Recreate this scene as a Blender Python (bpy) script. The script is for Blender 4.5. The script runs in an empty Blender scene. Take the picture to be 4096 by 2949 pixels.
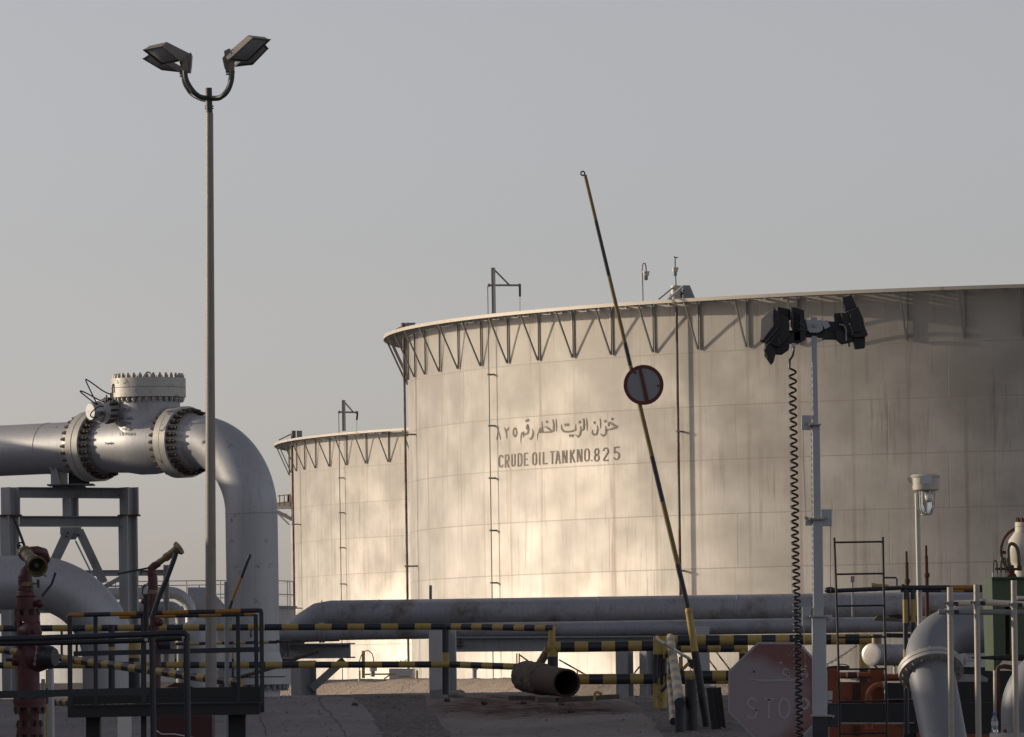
import bpy, math, random
from mathutils import Vector, Matrix
R = math.radians
random.seed(7)
SC = bpy.context.scene
COL = SC.collection
# ------------------------------------------------------------------ camera, sky, sun, exposure
FPX, ROLL, PPX, PPY = 26000.0, 0.0145, 2048.0, 2745.0
cam_d = bpy.data.cameras.new('camera'); cam = bpy.data.objects.new('camera', cam_d); COL.objects.link(cam)
cam_d.sensor_width = 36; cam_d.lens = FPX / 4096 * 36
cam_d.shift_y = (PPY - 1474.5) / 4096
cam_d.clip_start = 0.5; cam_d.clip_end = 9000
cr, sr = math.cos(ROLL), math.sin(ROLL)
cam.matrix_world = Matrix(((cr, sr, 0, 0), (0, 0, -1, 0), (-sr, cr, 0, 0), (0, 0, 0, 1)))
SC.camera = cam
SUN_AZ, SUN_EL = -75.5, 12.0            # degrees from +Y towards +X, and above the horizon
world = bpy.data.worlds.new('World'); SC.world = world; world.use_nodes = True
wn, wl = world.node_tree.nodes, world.node_tree.links
bg = wn['Background']; bg.inputs['Strength'].default_value = 0.122
sky = wn.new('ShaderNodeTexSky'); sky.sky_type = 'NISHITA'; sky.sun_disc = False
sky.sun_elevation = R(SUN_EL); sky.sun_rotation = R(SUN_AZ)
sky.air_density = 0.7; sky.dust_density = 1.0; sky.ozone_density = 1.0
hs = wn.new('ShaderNodeHueSaturation'); hs.inputs['Saturation'].default_value = 0.38
hz = wn.new('ShaderNodeMix'); hz.data_type = 'RGBA'; hz.blend_type = 'MULTIPLY'; hz.inputs[0].default_value = 1.0; hz.inputs[7].default_value = (1.06, 0.98, 0.985, 1)
wl.new(sky.outputs[0], hs.inputs['Color']); wl.new(hs.outputs[0], hz.inputs[6]); wl.new(hz.outputs[2], bg.inputs['Color'])
sun_d = bpy.data.lights.new('sun', 'SUN'); sun_d.energy = 3.0; sun_d.angle = R(0.5); sun_d.color = (1.0, 0.83, 0.62)
sun = bpy.data.objects.new('sun', sun_d); COL.objects.link(sun)
SUNV = Vector((math.sin(R(SUN_AZ)) * math.cos(R(SUN_EL)), math.cos(R(SUN_AZ)) * math.cos(R(SUN_EL)), math.sin(R(SUN_EL))))
sun.rotation_euler = SUNV.to_track_quat('Z', 'Y').to_euler(); sun.location = (-40, 60, 60)
SC.view_settings.view_transform = 'Standard'; SC.view_settings.look = 'None'
SC.view_settings.exposure = 0.0; SC.view_settings.gamma = 1.0
SC.cycles.max_bounces = 6

# ------------------------------------------------------------------ places: survey points read off the photograph
CROPS = {'': (0, 0, 1), 'A': (0, 1450, .36747), 'B': (550, 1450, .32154), 'C': (0, 1900, .32154), 'D': (0, 2349, .36747),
         'E': (700, 2349, .36747), 'F': (1400, 2349, .36747), 'G': (2100, 2349, .36747), 'H': (2800, 2349, .36747),
         'I': (3400, 2349, .36747), 'J': (3300, 1750, .398), 'K': (2950, 1100, .32154), 'L': (2950, 1600, .50505),
         'M': (500, 80, .29398), 'N': (1050, 1550, .58191), 'O': (1500, 1000, .36747), 'Q': (2200, 1000, .36747),
         'S': (2300, 1450, .61242), 'T': (600, 2200, .32154), 'U': (0, 2050, .18374), 'V': (400, 2150, .18374),
         'W': (2560, 2420, .324), 'X': (3796, 2050, .5505), 'Z': (3250, 2500, .27503), 'Y': (1950, 1640, .2425)}

def ray(px, py):
    u = (px - PPX) / FPX; v = -(py - PPY) / FPX
    return u * cr + v * sr, -u * sr + v * cr      # x and z per metre of Y

def P(c, x, y, Y):
    ox, oy, s = CROPS[c]
    a, b = ray(ox + x * s, oy + y * s)
    return Vector((a * Y, Y, b * Y))

def S(c, n, Y):                                   # a length in a crop -> metres
    return n * CROPS[c][2] * Y / FPX

FARG = [(146, -.55), (160, -1.0), (190, -1.6), (240, -2.2), (9000, -2.2)]
GPL = [(-200, -1.6), (0, -1.6), (50, -1.3), (84, -.98), (104, -.14), (128, -.12), (137, -.14)] + FARG   # left half: the ramp crests early
GPR = [(-200, -1.6), (0, -1.6), (50, -1.45), (78, -1.02), (88, -.68), (99, -.37), (104, -.29), (128, -.26), (137, -.28)] + FARG
def ground_profile(T, Y):
    for (a, b), (c, d) in zip(T, T[1:]):
        if a <= Y <= c: return b + (d - b) * (Y - a) / (c - a)
    return T[-1][1]
def gz(Y, x=0.):
    w = min(1, max(0, (x - .3) / 1.6)); w = w * w * (3 - 2 * w)
    return ground_profile(GPL, Y) * (1 - w) + ground_profile(GPR, Y) * w
def G(c, x, y):                                   # a point on the ground
    ox, oy, s = CROPS[c]; a, b = ray(ox + x * s, oy + y * s)
    lo, hi = 20., 133.
    for _ in range(50):
        m = (lo + hi) / 2
        if b * m > gz(m, a * m): lo = m
        else: hi = m
    return Vector((a * lo, lo, gz(lo, a * lo)))

# ------------------------------------------------------------------ materials
def nd(t, kind, **kw):
    n = t.nodes.new(kind)
    for k, v in kw.items():
        if k in n.inputs: n.inputs[k].default_value = v
        else: setattr(n, k, v)
    return n
def ramp(t, fac, a, b, ca=(0, 0, 0, 1), cb=(1, 1, 1, 1)):
    r = t.nodes.new('ShaderNodeValToRGB'); e = r.color_ramp.elements
    e[0].position = a; e[1].position = b; e[0].color = ca; e[1].color = cb
    t.links.new(fac, r.inputs[0]); return r.outputs[0]
def mix(t, fac, a, b, blend='MIX'):
    m = t.nodes.new('ShaderNodeMix'); m.data_type = 'RGBA'; m.blend_type = blend
    for sock, v in ((m.inputs[0], fac), (m.inputs[6], a), (m.inputs[7], b)):
        if isinstance(v, (int, float)): sock.default_value = v
        elif isinstance(v, tuple): sock.default_value = v if len(v) == 4 else (*v, 1)
        else: t.links.new(v, sock)
    return m.outputs[2]
def c4(c): return (*c, 1) if len(c) == 3 else c

def paint(name, col, rough=.5, metal=0., var=.18, vs=3., dirt=None, ds=6., da=.55, db=.7, bump=.0, bs=40., streak=0., spec=.5):
    """worn painted surface: tone variation, patches of dirt or rust, vertical streaks, fine bump"""
    m = bpy.data.materials.new(name); m.use_nodes = True; t = m.node_tree
    b = t.nodes['Principled BSDF']; tc = t.nodes.new('ShaderNodeTexCoord'); o = tc.outputs['Object']
    n1 = nd(t, 'ShaderNodeTexNoise', Scale=vs, Detail=5., Roughness=.6); t.links.new(o, n1.inputs['Vector'])
    lo = tuple(x * (1 - var) for x in col); hi = tuple(min(1, x * (1 + var)) for x in col)
    c = mix(t, n1.outputs[0], c4(lo), c4(hi))
    if streak:
        mp = nd(t, 'ShaderNodeMapping'); mp.inputs['Scale'].default_value = (14, 14, .7); t.links.new(o, mp.inputs['Vector'])
        n3 = nd(t, 'ShaderNodeTexNoise', Scale=1.4, Detail=4.); t.links.new(mp.outputs[0], n3.inputs['Vector'])
        c = mix(t, ramp(t, n3.outputs[0], .52, .75, (0, 0, 0, 1), (streak,) * 3 + (1,)), c, c4(tuple(x * .55 for x in col)))
    if dirt:
        n2 = nd(t, 'ShaderNodeTexNoise', Scale=ds, Detail=8., Roughness=.7); t.links.new(o, n2.inputs['Vector'])
        f = ramp(t, n2.outputs[0], da, db); c = mix(t, f, c, c4(dirt))
        rr = ramp(t, n2.outputs[0], da, db, (rough,) * 3 + (1,), (.85,) * 3 + (1,)); t.links.new(rr, b.inputs['Roughness'])
        if metal: t.links.new(ramp(t, n2.outputs[0], da, db, (metal,) * 3 + (1,), (0, 0, 0, 1)), b.inputs['Metallic'])
    else:
        rr = ramp(t, n1.outputs[0], .3, .7, (rough * .85,) * 3 + (1,), (min(1, rough * 1.15),) * 3 + (1,)); t.links.new(rr, b.inputs['Roughness'])
        b.inputs['Metallic'].default_value = metal
    b.inputs['Specular IOR Level'].default_value = spec
    t.links.new(c, b.inputs['Base Color'])
    if bump:
        nb = nd(t, 'ShaderNodeTexNoise', Scale=bs, Detail=4.); t.links.new(o, nb.inputs['Vector'])
        bp = nd(t, 'ShaderNodeBump', Strength=bump, Distance=.02); t.links.new(nb.outputs[0], bp.inputs['Height']); t.links.new(bp.outputs[0], b.inputs['Normal'])
    return m

M = {}
M['alu'] = paint('silver_paint', (.42, .43, .45), .52, .45, .12, 1.4, (.10, .075, .05), 4.5, .62, .72, .06, 14., .35)
M['alu_dull'] = paint('dull_silver_paint', (.29, .30, .33), .58, .2, .2, 1.1, (.13, .10, .075), 1.3, .52, .7, .06, 10., .55)
M['steel'] = paint('grey_steel_paint', (.27, .28, .29), .6, .0, .2, 2., (.11, .075, .05), 2.6, .60, .74, .05, 20., .4)
M['steel_pale'] = paint('pale_grey_paint', (.41, .42, .425), .6, .0, .15, 2., (.12, .09, .06), 3., .66, .78, .04, 20., .3)
M['flange'] = paint('flange_grey', (.48, .47, .44), .52, .2, .15, 3., (.13, .08, .05), 7., .57, .70)
M['boltm'] = paint('rusty_bolt', (.085, .062, .048), .6, .3, .4, 14., (.25, .23, .2), 18., .60, .72)
M['boltp'] = paint('painted_bolt', (.40, .385, .35), .5, .2, .3, 14., (.10, .06, .035), 14., .52, .64)
M['mark'] = paint('embossed_mark', (.09, .085, .08), .7)
M['pole'] = paint('lamp_post_paint', (.27, .25, .22), .55, .1, .2, 2.5, (.14, .12, .10), 3., .6, .75, .03, 30., .4)
M['fixture'] = paint('floodlight_casing', (.19, .165, .14), .5, .15, .2, 4.)
M['armm'] = paint('dark_mottled_arm', (.055, .058, .058), .5, .2, .3, 10., (.20, .19, .16), 16., .60, .72)
M['lens'] = paint('dusty_lens', (.22, .23, .235), .25, .0, .15, 8.)
M['yellow'] = paint('yellow_paint', (.385, .275, .08), .5, .0, .15, 3., (.10, .075, .04), 7., .59, .72, .05, 40.)
M['orange_y'] = paint('ochre_paint', (.36, .17, .025), .5, .0, .15, 3., (.08, .05, .03), 8., .62, .75)
M['black'] = paint('black_paint', (.022, .026, .036), .42, .0, .35, 4., (.09, .085, .08), 10., .63, .76, .04, 40.)
M['blackm'] = paint('black_steel', (.014, .015, .018), .5, .0, .3, 4., (.045, .04, .035), 8., .66, .8)
M['red'] = paint('hydrant_red', (.085, .019, .026), .5, .0, .25, 6., (.10, .03, .03), 9., .6, .74, .08, 30.)
M['brass'] = paint('dull_brass', (.20, .155, .085), .45, .5, .25, 8., (.07, .055, .04), 10., .55, .7)
M['green'] = paint('cabinet_green', (.062, .092, .05), .5, .0, .15, 3., (.16, .17, .11), 9., .66, .78, .04, 30.)
M['darkgreen'] = paint('dark_green_fitting', (.025, .06, .045), .5)
M['orange'] = paint('engine_orange', (.22, .055, .015), .48, .0, .25, 3., (.06, .02, .01), 5., .58, .75)
M['boom_yellow'] = paint('weathered_boom_yellow', (.20, .145, .045), .5, 0, .25, 6., (.07, .06, .04), 9., .58, .74)
M['rust'] = paint('rust', (.105, .042, .026), .85, .0, .35, 5., (.05, .03, .022), 7., .5, .65, .3, 20.)
M['rust_pipe'] = paint('rusty_red_pipe', (.062, .032, .025), .8, .0, .3, 4., (.07, .045, .035), 6., .5, .66, .2, 15.)
M['crust'] = paint('broken_coating', (.10, .082, .062), .95, .0, .45, 9., (.04, .03, .025), 12., .5, .6, .8, 25.)
M['wood'] = paint('weathered_timber', (.12, .095, .07), .85, .0, .35, 6., (.04, .033, .028), 8., .55, .7, .2, 30.)
M['concrete'] = paint('broken_concrete', (.22, .21, .20), .9, .0, .25, 8., (.12, .11, .1), 12., .55, .7, .3, 30.)
M['tubew'] = paint('galvanised_tube', (.40, .375, .33), .55, .3, .2, 6., (.20, .16, .12), 9., .58, .74)
M['tubec'] = paint('cream_tube', (.62, .56, .48), .55, .0, .12, 5., (.30, .24, .18), 9., .66, .8)
M['mast'] = paint('mast_grey', (.40, .43, .46), .45, .3, .15, 2., (.25, .26, .27), 3., .6, .75)
M['white'] = paint('white_paint', (.66, .64, .60), .5, .0, .1, 5., (.28, .2, .13), 8., .64, .76)
M['lampbody'] = paint('lamp_housing', (.48, .46, .41), .5, .1, .12, 5.)
M['rubber'] = paint('black_cable', (.02, .02, .02), .35, .0, .2, 20.)
M['hose'] = paint('olive_hose', (.10, .095, .07), .6, .0, .25, 20.)
M['tank_pipe'] = paint('rusty_standpipe', (.17, .145, .13), .6, .1, .3, 1.5, (.13, .06, .045), 1.2, .45, .6)
M['strut'] = paint('strut_grey', (.25, .25, .24), .55, .2, .15, .8)
M['girder'] = paint('girder_paint', (.47, .43, .36), .55, .1, .15, .5, (.22, .15, .1), 1.3, .62, .75)
M['letter'] = paint('stencil_paint', (.17, .145, .12), .7, .1, .35, 5.)
M['pink'] = paint('maroon_plastic', (.10, .02, .03), .5)
M['bird'] = paint('grey_feathers', (.28, .28, .27), .8, .0, .3, 8.)
M['polished'] = paint('polished_steel', (.78, .74, .67), .38, .35, .05, 8.)
M['bluecap'] = paint('blue_cap', (.03, .12, .45), .4)
M['sticker'] = paint('white_sticker', (.55, .56, .58), .5)
def glass(name, col=(.8, .82, .8), rough=.08, alpha=None):
    m = bpy.data.materials.new(name); m.use_nodes = True; b = m.node_tree.nodes['Principled BSDF']
    b.inputs['Base Color'].default_value = c4(col); b.inputs['Roughness'].default_value = rough
    b.inputs['Transmission Weight'].default_value = .85; b.inputs['IOR'].default_value = 1.2
    return m
M['glass'] = glass('lamp_glass')
M['bottle'] = glass('bottle_plastic', (.75, .8, .88), .15)

def tank_material(name, Rad, z0, seed, th0, step, zf, plate=7.6, ch=2.44):
    """aluminium paint over welded plate courses: UV in metres (arc length, height)"""
    m = bpy.data.materials.new(name); m.use_nodes = True; t = m.node_tree; L = t.links
    b = t.nodes['Principled BSDF']; uv = t.nodes.new('ShaderNodeUVMap').outputs[0]
    br = nd(t, 'ShaderNodeTexBrick', offset=.37, squash=1.0); L.new(uv, br.inputs['Vector'])
    br.inputs['Scale'].default_value = 1.0; br.inputs['Brick Width'].default_value = plate; br.inputs['Row Height'].default_value = ch
    br.inputs['Mortar Size'].default_value = .026; br.inputs['Mortar Smooth'].default_value = .2; br.inputs['Bias'].default_value = 0
    br.inputs['Color1'].default_value = (.93, .93, .93, 1); br.inputs['Color2'].default_value = (1.05, 1.04, 1.02, 1)
    br.inputs['Mortar'].default_value = (1, 1, 1, 1)
    def mapped(sx, sy, off):
        mp = nd(t, 'ShaderNodeMapping'); mp.inputs['Scale'].default_value = (sx, sy, 1); mp.inputs['Location'].default_value = (off, off * .37, 0)
        L.new(uv, mp.inputs['Vector']); return mp.outputs[0]
    def noise(v, sc, det, ro=.55):
        n = nd(t, 'ShaderNodeTexNoise', Scale=sc, Detail=det, Roughness=ro); L.new(v, n.inputs['Vector']); return n.outputs[0]
    blot = noise(mapped(1, 1.0, seed), .36, 3.)
    col = mix(t, ramp(t, blot, .35, .68), (.435, .42, .388), (.37, .355, .325))
    col = mix(t, 1.0, col, br.outputs['Color'], 'MULTIPLY')
    st = noise(mapped(2.6, .16, seed + 5), 1.2, 5., .65)
    st2 = noise(mapped(.5, .10, seed + 9), 1.1, 3.)
    sv = t.nodes.new('ShaderNodeMath'); sv.operation = 'MULTIPLY'
    L.new(ramp(t, st, .53, .72), sv.inputs[0]); L.new(ramp(t, st2, .42, .62), sv.inputs[1])
    sm = t.nodes.new('ShaderNodeMath'); sm.operation = 'MULTIPLY'; sm.inputs[1].default_value = .85; L.new(sv.outputs[0], sm.inputs[0])
    col = mix(t, sm.outputs[0], col, (.20, .165, .13))
    # base colour palest at the bottom, darker towards the top courses, broken by noise
    sxyz = t.nodes.new('ShaderNodeSeparateXYZ'); L.new(uv, sxyz.inputs[0])
    def math_(op, a, b=0.):
        n = t.nodes.new('ShaderNodeMath'); n.operation = op
        for s_, v in ((n.inputs[0], a), (n.inputs[1], b)):
            if isinstance(v, (int, float)): s_.default_value = v
            else: L.new(v, s_)
        return n.outputs[0]
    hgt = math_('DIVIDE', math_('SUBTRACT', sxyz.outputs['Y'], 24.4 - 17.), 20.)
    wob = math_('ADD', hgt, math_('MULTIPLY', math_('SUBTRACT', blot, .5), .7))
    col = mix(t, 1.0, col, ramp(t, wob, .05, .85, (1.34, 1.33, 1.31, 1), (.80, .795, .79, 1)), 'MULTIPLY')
    # faint run-off lines below every bracket foot
    ph = math_('FRACT', math_('ADD', math_('DIVIDE', math_('SUBTRACT', sxyz.outputs['X'], 300 - (th0 + math.pi) * Rad), step * Rad), 40.5))
    near = ramp(t, math_('ABSOLUTE', math_('SUBTRACT', ph, .5)), .012, .05, (1, 1, 1, 1), (0, 0, 0, 1))
    under = math_('LESS_THAN', sxyz.outputs['Y'], zf - z0 + 24.4)
    run = math_('MULTIPLY', math_('MULTIPLY', near, under), math_('MULTIPLY', ramp(t, st2, .35, .6), .5))
    col = mix(t, run, col, (.24, .19, .15))
    fine = noise(mapped(9, .35, seed + 2), 1.5, 4.)
    col = mix(t, ramp(t, fine, .5, .8, (0, 0, 0, 1), (.35, .35, .35, 1)), col, (.27, .245, .21))
    seamf = t.nodes.new('ShaderNodeMath'); seamf.operation = 'MULTIPLY'; seamf.inputs[1].default_value = .6; L.new(br.outputs['Fac'], seamf.inputs[0])
    col = mix(t, seamf.outputs[0], col, (.26, .23, .195))
    L.new(col, b.inputs['Base Color']); b.inputs['Metallic'].default_value = .34
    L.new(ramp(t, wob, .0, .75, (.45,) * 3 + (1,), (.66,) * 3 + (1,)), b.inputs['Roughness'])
    # plates bulge a little: soft dents, smallest between the stiff welds
    dent = noise(mapped(.55, .75, seed + 3), .62, 1.5, .4)
    b1 = nd(t, 'ShaderNodeBump', Strength=.30, Distance=.09); L.new(dent, b1.inputs['Height'])
    b2 = nd(t, 'ShaderNodeBump', Strength=.35, Distance=.02, invert=True); L.new(br.outputs['Fac'], b2.inputs['Height']); L.new(b1.outputs[0], b2.inputs['Normal'])
    L.new(b2.outputs[0], b.inputs['Normal'])
    return m

def ground_material(name, base, dark, speck, sc=1.0, bump=.6, stain=None):
    m = bpy.data.materials.new(name); m.use_nodes = True; t = m.node_tree; L = t.links; b = t.nodes['Principled BSDF']
    o = t.nodes.new('ShaderNodeTexCoord').outputs['Object']
    def noise(s, d, ro=.6):
        n = nd(t, 'ShaderNodeTexNoise', Scale=s * sc, Detail=d, Roughness=ro); L.new(o, n.inputs['Vector']); return n.outputs[0]
    big = noise(.35, 5.); mid = noise(3., 6.); fin = noise(26., 3., .8)
    col = mix(t, ramp(t, big, .35, .68), c4(base), c4(dark))
    col = mix(t, ramp(t, mid, .5, .72, (0, 0, 0, 1), (.6, .6, .6, 1)), col, c4(tuple(x * .6 for x in dark)))
    vo = nd(t, 'ShaderNodeTexVoronoi', Scale=22. * sc); L.new(o, vo.inputs['Vector'])
    col = mix(t, ramp(t, vo.outputs['Color'], .55, .95, (0, 0, 0, 1), (.7, .7, .7, 1)), col, c4(speck))
    if stain:
        (x, y), (rx, ry), sc_col = stain
        mp = nd(t, 'ShaderNodeMapping'); mp.inputs['Location'].default_value = (-x / rx, -y / ry, 0); mp.inputs['Scale'].default_value = (1 / rx, 1 / ry, 0)
        L.new(o, mp.inputs['Vector'])
        gr = nd(t, 'ShaderNodeTexGradient', gradient_type='SPHERICAL'); L.new(mp.outputs[0], gr.inputs['Vector'])
        mu = t.nodes.new('ShaderNodeMath'); mu.operation = 'MULTIPLY'; L.new(ramp(t, gr.outputs['Fac'], .0, .4), mu.inputs[0]); L.new(ramp(t, mid, .3, .6), mu.inputs[1])
        col = mix(t, mu.outputs[0], col, c4(sc_col))
    L.new(col, b.inputs['Base Color']); b.inputs['Roughness'].default_value = .95; b.inputs['Specular IOR Level'].default_value = .2
    ad = t.nodes.new('ShaderNodeMath'); ad.operation = 'ADD'; L.new(vo.outputs['Distance'], ad.inputs[0]); L.new(fin, ad.inputs[1])
    bp = nd(t, 'ShaderNodeBump', Strength=bump, Distance=.04); L.new(ad.outputs[0], bp.inputs['Height']); L.new(bp.outputs[0], b.inputs['Normal'])
    return m

# ------------------------------------------------------------------ mesh builder
class MB:
    def __init__(s): s.v = []; s.f = []; s.mi = []; s.sm = []; s.mats = []
    def slot(s, m):
        if m not in s.mats: s.mats.append(m)
        return s.mats.index(m)
    def face(s, pts, m, smooth=False):
        i = len(s.v); s.v += [Vector(p) for p in pts]; s.f.append(tuple(range(i, i + len(pts)))); s.mi.append(s.slot(m)); s.sm.append(smooth)
    def grid(s, rows, m, smooth=True, close=False):
        i0 = len(s.v); n = len(rows[0]); k = s.slot(m)
        for r in rows: s.v += [Vector(p) for p in r]
        for a in range(len(rows) - 1):
            for b in range(n if close else n - 1):
                c = (b + 1) % n
                s.f.append((i0 + a * n + b, i0 + a * n + c, i0 + (a + 1) * n + c, i0 + (a + 1) * n + b)); s.mi.append(k); s.sm.append(smooth)
        return s
    def box(s, c, size, m, ax=None):
        c = Vector(c); X, Y_, Z = ax if ax else (Vector((1, 0, 0)), Vector((0, 1, 0)), Vector((0, 0, 1)))
        h = [d / 2 for d in size]
        q = [c + X * (h[0] * a) + Y_ * (h[1] * b) + Z * (h[2] * d) for a in (-1, 1) for b in (-1, 1) for d in (-1, 1)]
        i = len(s.v); s.v += q; k = s.slot(m)
        for f in ((0, 1, 3, 2), (4, 6, 7, 5), (0, 4, 5, 1), (2, 3, 7, 6), (0, 2, 6, 4), (1, 5, 7, 3)):
            s.f.append(tuple(i + j for j in f)); s.mi.append(k); s.sm.append(False)
        return s
    def beam(s, p, q, w, h, m, up=(0, 0, 1)):
        """bar from p to q: w across, h along up"""
        p, q = Vector(p), Vector(q); d = (q - p); L = d.length; d.normalize(); u = Vector(up)
        if abs(d.dot(u)) > .98: u = Vector((0, 1, 0))
        x = d.cross(u).normalized(); u = x.cross(d).normalized()
        return s.box((p + q) / 2, (L, w, h), m, (d, x, u))
    def ibeam(s, p, q, w, h, m, up=(0, 0, 1), tf=.03, tw=.02):
        p, q = Vector(p), Vector(q); d = (q - p).normalized(); u = Vector(up)
        if abs(d.dot(u)) > .98: u = Vector((0, 1, 0))
        x = d.cross(u).normalized(); u = x.cross(d).normalized()
        for sg in (-1, 1): s.beam(p + u * sg * (h - tf) / 2, q + u * sg * (h - tf) / 2, w, tf, m, u)
        return s.beam(p, q, tw, h - 2 * tf, m, u)
    def ring(s, c, d, r, n, ref=None):
        d = Vector(d).normalized(); a = Vector((0, 0, 1)) if abs(d.z) < .9 else Vector((0, 1, 0))
        x = ref if ref is not None else d.cross(a).normalized(); y = d.cross(x)
        return [Vector(c) + x * (r * math.cos(2 * math.pi * k / n)) + y * (r * math.sin(2 * math.pi * k / n)) for k in range(n)]
    def cyl(s, p, q, r, m, r2=None, n=16, caps=True, smooth=True):
        p, q = Vector(p), Vector(q); d = q - p; r2 = r if r2 is None else r2
        A, B = s.ring(p, d, r, n), s.ring(q, d, r2, n)
        s.grid([A, B], m, smooth, True)
        if caps: s.face(A[::-1], m); s.face(B, m)
        return s
    def lathe(s, p, d, prof, m, n=24, smooth=True):
        """prof: (distance along d, radius); each step its own band so that corners stay crisp"""
        p, d = Vector(p), Vector(d).normalized()
        rings = [s.ring(p + d * t, d, max(r, 1e-4), n) for t, r in prof]
        for a, b in zip(rings, rings[1:]): s.grid([a, b], m, smooth, True)
        return s
    def lathe_s(s, p, d, prof, m, n=24):
        p, d = Vector(p), Vector(d).normalized()
        return s.grid([s.ring(p + d * t, d, max(r, 1e-4), n) for t, r in prof], m, True, True)
    def path(s, pts, r, m, n=10, caps=True, mats=None):
        pts = [Vector(p) for p in pts]; rs = r if isinstance(r, (list, tuple)) else [r] * len(pts)
        T = []
        for i in range(len(pts)):
            a = pts[max(i - 1, 0)]; b = pts[min(i + 1, len(pts) - 1)]; T.append((b - a).normalized())
        a = Vector((0, 0, 1)) if abs(T[0].z) < .9 else Vector((0, 1, 0)); x = T[0].cross(a).normalized(); rows = []
        for i, (p, t) in enumerate(zip(pts, T)):
            x = (x - t * x.dot(t)).normalized(); rows.append(s.ring(p, t, rs[i], n, x))
        if mats:
            for i in range(len(rows) - 1): s.grid(rows[i:i + 2], mats[i], True, True)
        else: s.grid(rows, m, True, True)
        if caps: s.face(rows[0][::-1], mats[0] if mats else m); s.face(rows[-1], mats[-1] if mats else m)
        return s
    def stripes(s, p, q, r, step, ma=None, mb=None, n=18, start=0., r2=None):
        p, q = Vector(p), Vector(q); L = (q - p).length; d = (q - p) / L; r2 = r if r2 is None else r2
        ma = ma or M['yellow']; mb = mb or M['black']; cut = [0.]; t = start if start > 0 else step
        while t < L - .01: cut.append(t); t += step * random.uniform(.97, 1.03)
        cut.append(L)
        rings = [s.ring(p + d * t, d, r + (r2 - r) * t / L, n) for t in cut]
        for i in range(len(cut) - 1): s.grid(rings[i:i + 2], ma if i % 2 == 0 else mb, True, True)
        s.face(rings[0][::-1], ma); s.face(rings[-1], mb); return s
    def sphere(s, c, r, m, n=16, sq=(1, 1, 1)):
        rows = []
        for i in range(n // 2 + 1):
            a = -math.pi / 2 + math.pi * i / (n // 2); k = max(math.cos(a), 1e-3)
            rows.append([Vector(c) + Vector((r * sq[0] * k * math.cos(2 * math.pi * j / n), r * sq[1] * k * math.sin(2 * math.pi * j / n), r * sq[2] * math.sin(a))) for j in range(n)])
        return s.grid(rows, m, True, True)
    def torus(s, c, d, Rr, r, m, n=32, k=8):
        c = Vector(c); d = Vector(d).normalized(); pts = s.ring(c, d, Rr, n); rows = []
        for p in pts:
            o = (p - c).normalized()
            rows.append([p + o * (r * math.cos(2 * math.pi * j / k)) + d * (r * math.sin(2 * math.pi * j / k)) for j in range(k)])
        rows.append(rows[0]); return s.grid(rows, m, True, True)
    def prism(s, pts, ext, m, m_side=None):
        pts = [Vector(p) for p in pts]; e = Vector(ext); q = [p + e for p in pts]
        s.face(pts, m); s.face(q[::-1], m)
        for i in range(len(pts)): j = (i + 1) % len(pts); s.face([pts[j], pts[i], q[i], q[j]], m_side or m)
        return s
    def build(s, name, parent=None, bevel=0., loc=None):
        me = bpy.data.meshes.new(name); base = Vector((0, 0, 0)); pp = parent
        while pp is not None: base += pp.location; pp = pp.parent
        off = Vector(loc) - base if loc is not None else Vector((0, 0, 0))
        me.from_pydata([v - base - off for v in s.v], [], s.f)
        for m in s.mats: me.materials.append(m)
        me.polygons.foreach_set('material_index', s.mi); me.polygons.foreach_set('use_smooth', s.sm); me.update()
        o = bpy.data.objects.new(name, me); COL.objects.link(o); o.location = off
        if parent is not None: o.parent = parent
        if bevel:
            w = o.modifiers.new('bevel', 'WELD'); w.merge_threshold = .0005
            b = o.modifiers.new('edge', 'BEVEL'); b.width = bevel; b.segments = 2; b.limit_method = 'ANGLE'; b.angle_limit = R(40)
        return o

def tag(o, label, cat, group=None, kind=None):
    if kind: o['kind'] = kind
    if label: o['label'] = label
    if cat: o['category'] = cat
    if group: o['group'] = group
    return o
def thing(name, label, cat, loc, group=None):
    o = bpy.data.objects.new(name, None); COL.objects.link(o); o.location = loc; o.empty_display_size = .2
    return tag(o, label, cat, group)
def part(name, parent, fn, bevel=0., label=None):
    m = MB(); fn(m); o = m.build(name, parent, bevel)
    if label: o['label'] = label
    return o
def struct(name, m):
    o = m.build(name); o['kind'] = 'structure'; return o
def arc(c, a, b, r, t0, t1, n=12):
    c, a, b = Vector(c), Vector(a), Vector(b)
    return [c + a * (r * math.cos(R(t0 + (t1 - t0) * i / n))) + b * (r * math.sin(R(t0 + (t1 - t0) * i / n))) for i in range(n + 1)]
def bend(p, d0, d1, rad, l0, l1, n=14):
    """centre line: from p along d0 for l0, a bend of radius rad into d1, then l1 more"""
    p, d0, d1 = Vector(p), Vector(d0).normalized(), Vector(d1).normalized()
    ang = d0.angle(d1); k = math.tan(ang / 2) * rad; a = p + d0 * l0
    nrm = (d1 - d0 * d0.dot(d1)).normalized(); c = a + nrm * rad
    pts = [p] if l0 > 1e-6 else []
    for i in range(n + 1):
        t = ang * i / n; pts.append(c + (-nrm * math.cos(t) + d0 * math.sin(t)) * rad)
    if l1 > 1e-6: pts.append(pts[-1] + d1 * l1)
    return pts
def smooth(pts, n=5):
    pts = [Vector(p) for p in pts]; q = [pts[0] * 2 - pts[1]] + pts + [pts[-1] * 2 - pts[-2]]; out = []
    for a, b, c, d in zip(q, q[1:], q[2:], q[3:]):
        for i in range(n):
            t = i / n; out.append(.5 * ((2 * b) + (c - a) * t + (2 * a - 5 * b + 4 * c - d) * t * t + (3 * b - a - 3 * c + d) * t ** 3))
    return out + [pts[-1]]
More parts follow.
